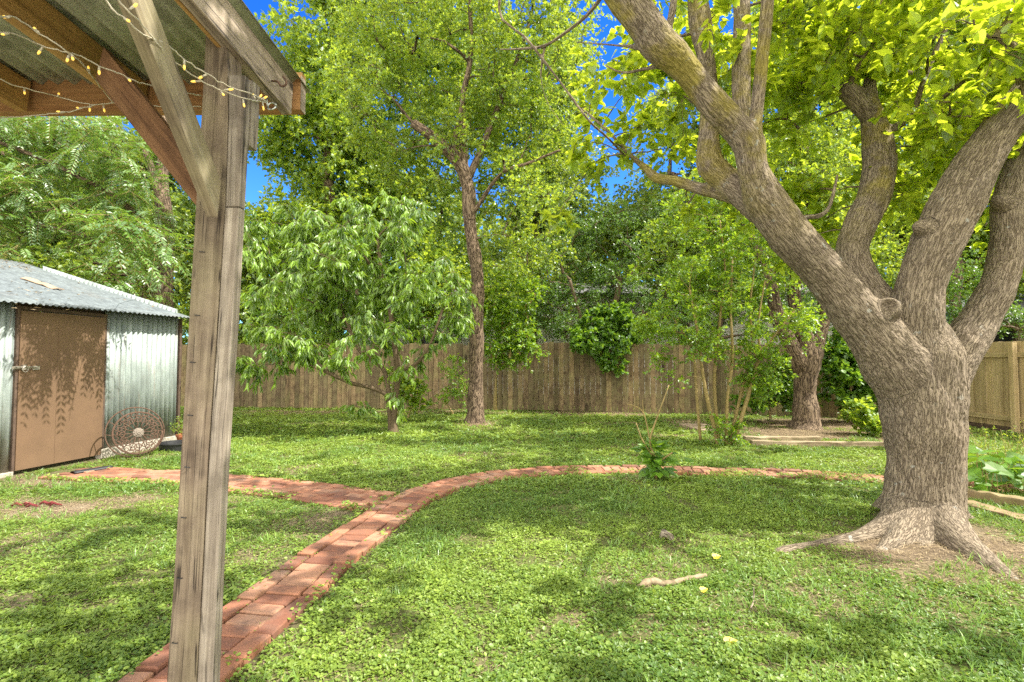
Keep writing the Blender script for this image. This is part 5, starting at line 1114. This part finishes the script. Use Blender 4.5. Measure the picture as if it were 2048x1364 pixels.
# ================================================================ GROUND COVER
def scatter(y0, y1, dens, marg=1.16):
    A = 1.024 * marg * (y1 ** 2 - y0 ** 2); n = int(A * dens)
    y = np.sqrt(rng.uniform(y0 ** 2, y1 ** 2, n)); x = rng.uniform(-1, 1, n) * 1.024 * marg * y; return np.c_[x, y]
def inside(P, grow_=0.0):
    e = np.minimum(dist_to(P, PC[::2]) - PW / 2, dist_to(P, BC) - BW / 2) + grow_
    s = (P - SA) @ SN; a = (P - SA) @ SW
    shed_ = (s < .12) & (a > -3) & (a < 2.7)
    rt_ = np.hypot(P[:, 0] - T0[0], P[:, 1] - T0[1]) < .36
    return (e < 0) | shed_ | rt_
Vs, Fs, Rs, off = [], [], [], 0
def put(P, z, D, N_, S, kind, rn):
    global off
    v, f, k = leaf_geo(np.c_[P, z], D, N_, S, kind); Vs.append(v); Fs.append(f + off); off += len(v); Rs.append(np.repeat(rn, k))
for (y0, y1, dens, sz, kind, zh) in ((1.45, 3.3, 18500, .0140, 'round', .028), (3.3, 5.2, 11500, .0175, 'quad', .028), (5.2, 8.5, 4700, .027, 'quad', .030), (8.5, 15.5, 1500, .046, 'quad', .04)):
    P = scatter(y0, y1, dens); b = bareness(P); cn = fbm(np.c_[P * 7, np.zeros(len(P))], 3, 41); cb = fbm(np.c_[P * 1.3, np.ones(len(P))], 3, 43)
    keep = (rng.random(len(P)) > b * 1.02) & (rng.random(len(P)) < np.clip((cn - .26) * 5.0, .2, 1)) & ~inside(P, .012); P, cn, cb, b = P[keep], cn[keep], cb[keep], b[keep]; n = len(P)
    h = np.clip((cn - .3) * 2.6, .15, 1.3); z = gz(P) + rng.random(n) ** .6 * zh * h * (1 - .6 * b) + .004
    rn = np.clip(rng.beta(2, 2.6, n) * .8 + (cb - .5) * 1.1 + .08 + (z - z.mean()) * 2, 0, 1)
    put(P, z, rdir(n) * [1, 1, .35], rdir(n) * .5 + [0, 0, 1.1], sz * np.clip(rng.lognormal(-.05, .35, n), .45, 2.0), kind, rn)
    k = rng.random(n) < .16; m_ = int(k.sum())
    put(P[k] + rng.normal(0, .01, (m_, 2)), z[k] + .004, rdir(m_) * [1, 1, .5] + [0, 0, .35], rdir(m_) * .5 + [0, 0, 1], sz * rng.uniform(1.0, 2.2, m_), 'slim', np.clip(rn[k] - .1, 0, 1))
# a few sprigs creeping over the brick edges
e_ = []
for line, w in ((PC, PW / 2), (BC, BW / 2)):
    k = rng.integers(1, len(line) - 1, 2600); d = unit(line[k + 1] - line[k - 1]); nn = np.c_[-d[:, 1], d[:, 0]]; e_.append(line[k] + nn * (w * rng.choice([-1, 1], len(k)) + rng.normal(0, .035, len(k)))[:, None] + rng.normal(0, .03, (len(k), 2)))
P = np.concatenate(e_); P = P[(P[:, 1] > 1.4) & (fbm(np.c_[P * 4, np.zeros(len(P))], 2, 55) > .47)]; n = len(P)
put(P, .02 + rng.random(n) * .03, rdir(n) * [1, 1, .3], rdir(n) * .5 + [0, 0, .9], .018 * (1 + P[:, 1] * .08) * rng.uniform(.6, 1.3, n), 'round', rng.beta(2, 2, n))
jx = rng.integers(1, len(PC) - 1, 900); d = unit(PC[jx + 1] - PC[jx - 1]); nn = np.c_[-d[:, 1], d[:, 0]]; P = PC[jx] + nn * (.11 * rng.choice([-1, 1], 900))[:, None] + rng.normal(0, .006, (900, 2)); P = P[fbm(np.c_[P * 5, np.zeros(900)], 2, 57) > .5]; n = len(P)
put(P, .016 + rng.random(n) * .012, rdir(n) * [1, 1, .3], rdir(n) * .4 + [0, 0, 1], .013 * rng.uniform(.6, 1.3, n), 'quad', rng.beta(2, 2, n))
jx = rng.integers(60, len(PC) - 1, 9000); d = unit(PC[jx + 1] - PC[jx - 1]); nn = np.c_[-d[:, 1], d[:, 0]]; P = PC[jx] + nn * rng.uniform(-.26, .26, 9000)[:, None] + rng.normal(0, .02, (9000, 2))
P = P[(P[:, 0] > 0) & (fbm(np.c_[P * 2.5, np.zeros(9000)], 3, 58) > .60 - .05 * np.clip(P[:, 0] / 4, 0, 1))]; n = len(P)
put(P, .012 + rng.random(n) * .03, rdir(n) * [1, 1, .3], rdir(n) * .4 + [0, 0, 1], .026 * rng.uniform(.6, 1.3, n), 'quad', rng.beta(2, 2, n))
o = mesh('ground_cover', np.concatenate(Vs), np.concatenate(Fs), M['lf_ground'], None, {'rnd': np.concatenate(Rs)}); tag(o, 'low small-leaved green weeds covering the lawn', 'ground cover', kind='stuff')
# grass blades in tufts
P = scatter(1.6, 9, 150); gm = fbm(np.c_[P * 1.6, np.ones(len(P)) * 3], 3, 61) + np.clip((P[:, 0] - .2) * .05, -.03, .07) * (P[:, 1] < 5)
P = P[(gm > .56) & ~inside(P, .01)]; P = np.repeat(P, 6, 0) + rng.normal(0, .012, (len(P) * 6, 2)); n = len(P)
D = rdir(n) * [.6, .6, .1] + [0, 0, .75]; o = leaves('grass', np.c_[P, gz(P)], D, rdir(n) + [0, -.5, .2], rng.uniform(.035, .085, n), 'blade', M['lf_grass']); tag(o, 'thin grass blades in tufts among the weeds', 'grass', kind='stuff')
# dry straw and leaf litter on bare soil
P = scatter(1.5, 14, 1000); b = bareness(P); P = P[(rng.random(len(P)) < b * 1.2 + .10) & ~inside(P, -.1)]; P = np.repeat(P, 4, 0) + rng.normal(0, .05, (len(P) * 4, 2)); n = len(P)
o = leaves('leaf_litter', np.c_[P, gz(P) + .008], rdir(n) * [1, 1, .08], rdir(n) * .3 + [0, 0, 1], rng.uniform(.02, .06, n) * (.7 + P[:, 1] * .05), 'blade', M['lf_dry']); tag(o, 'dry straw and leaf litter on the bare soil', 'leaf litter', kind='stuff')
settle()
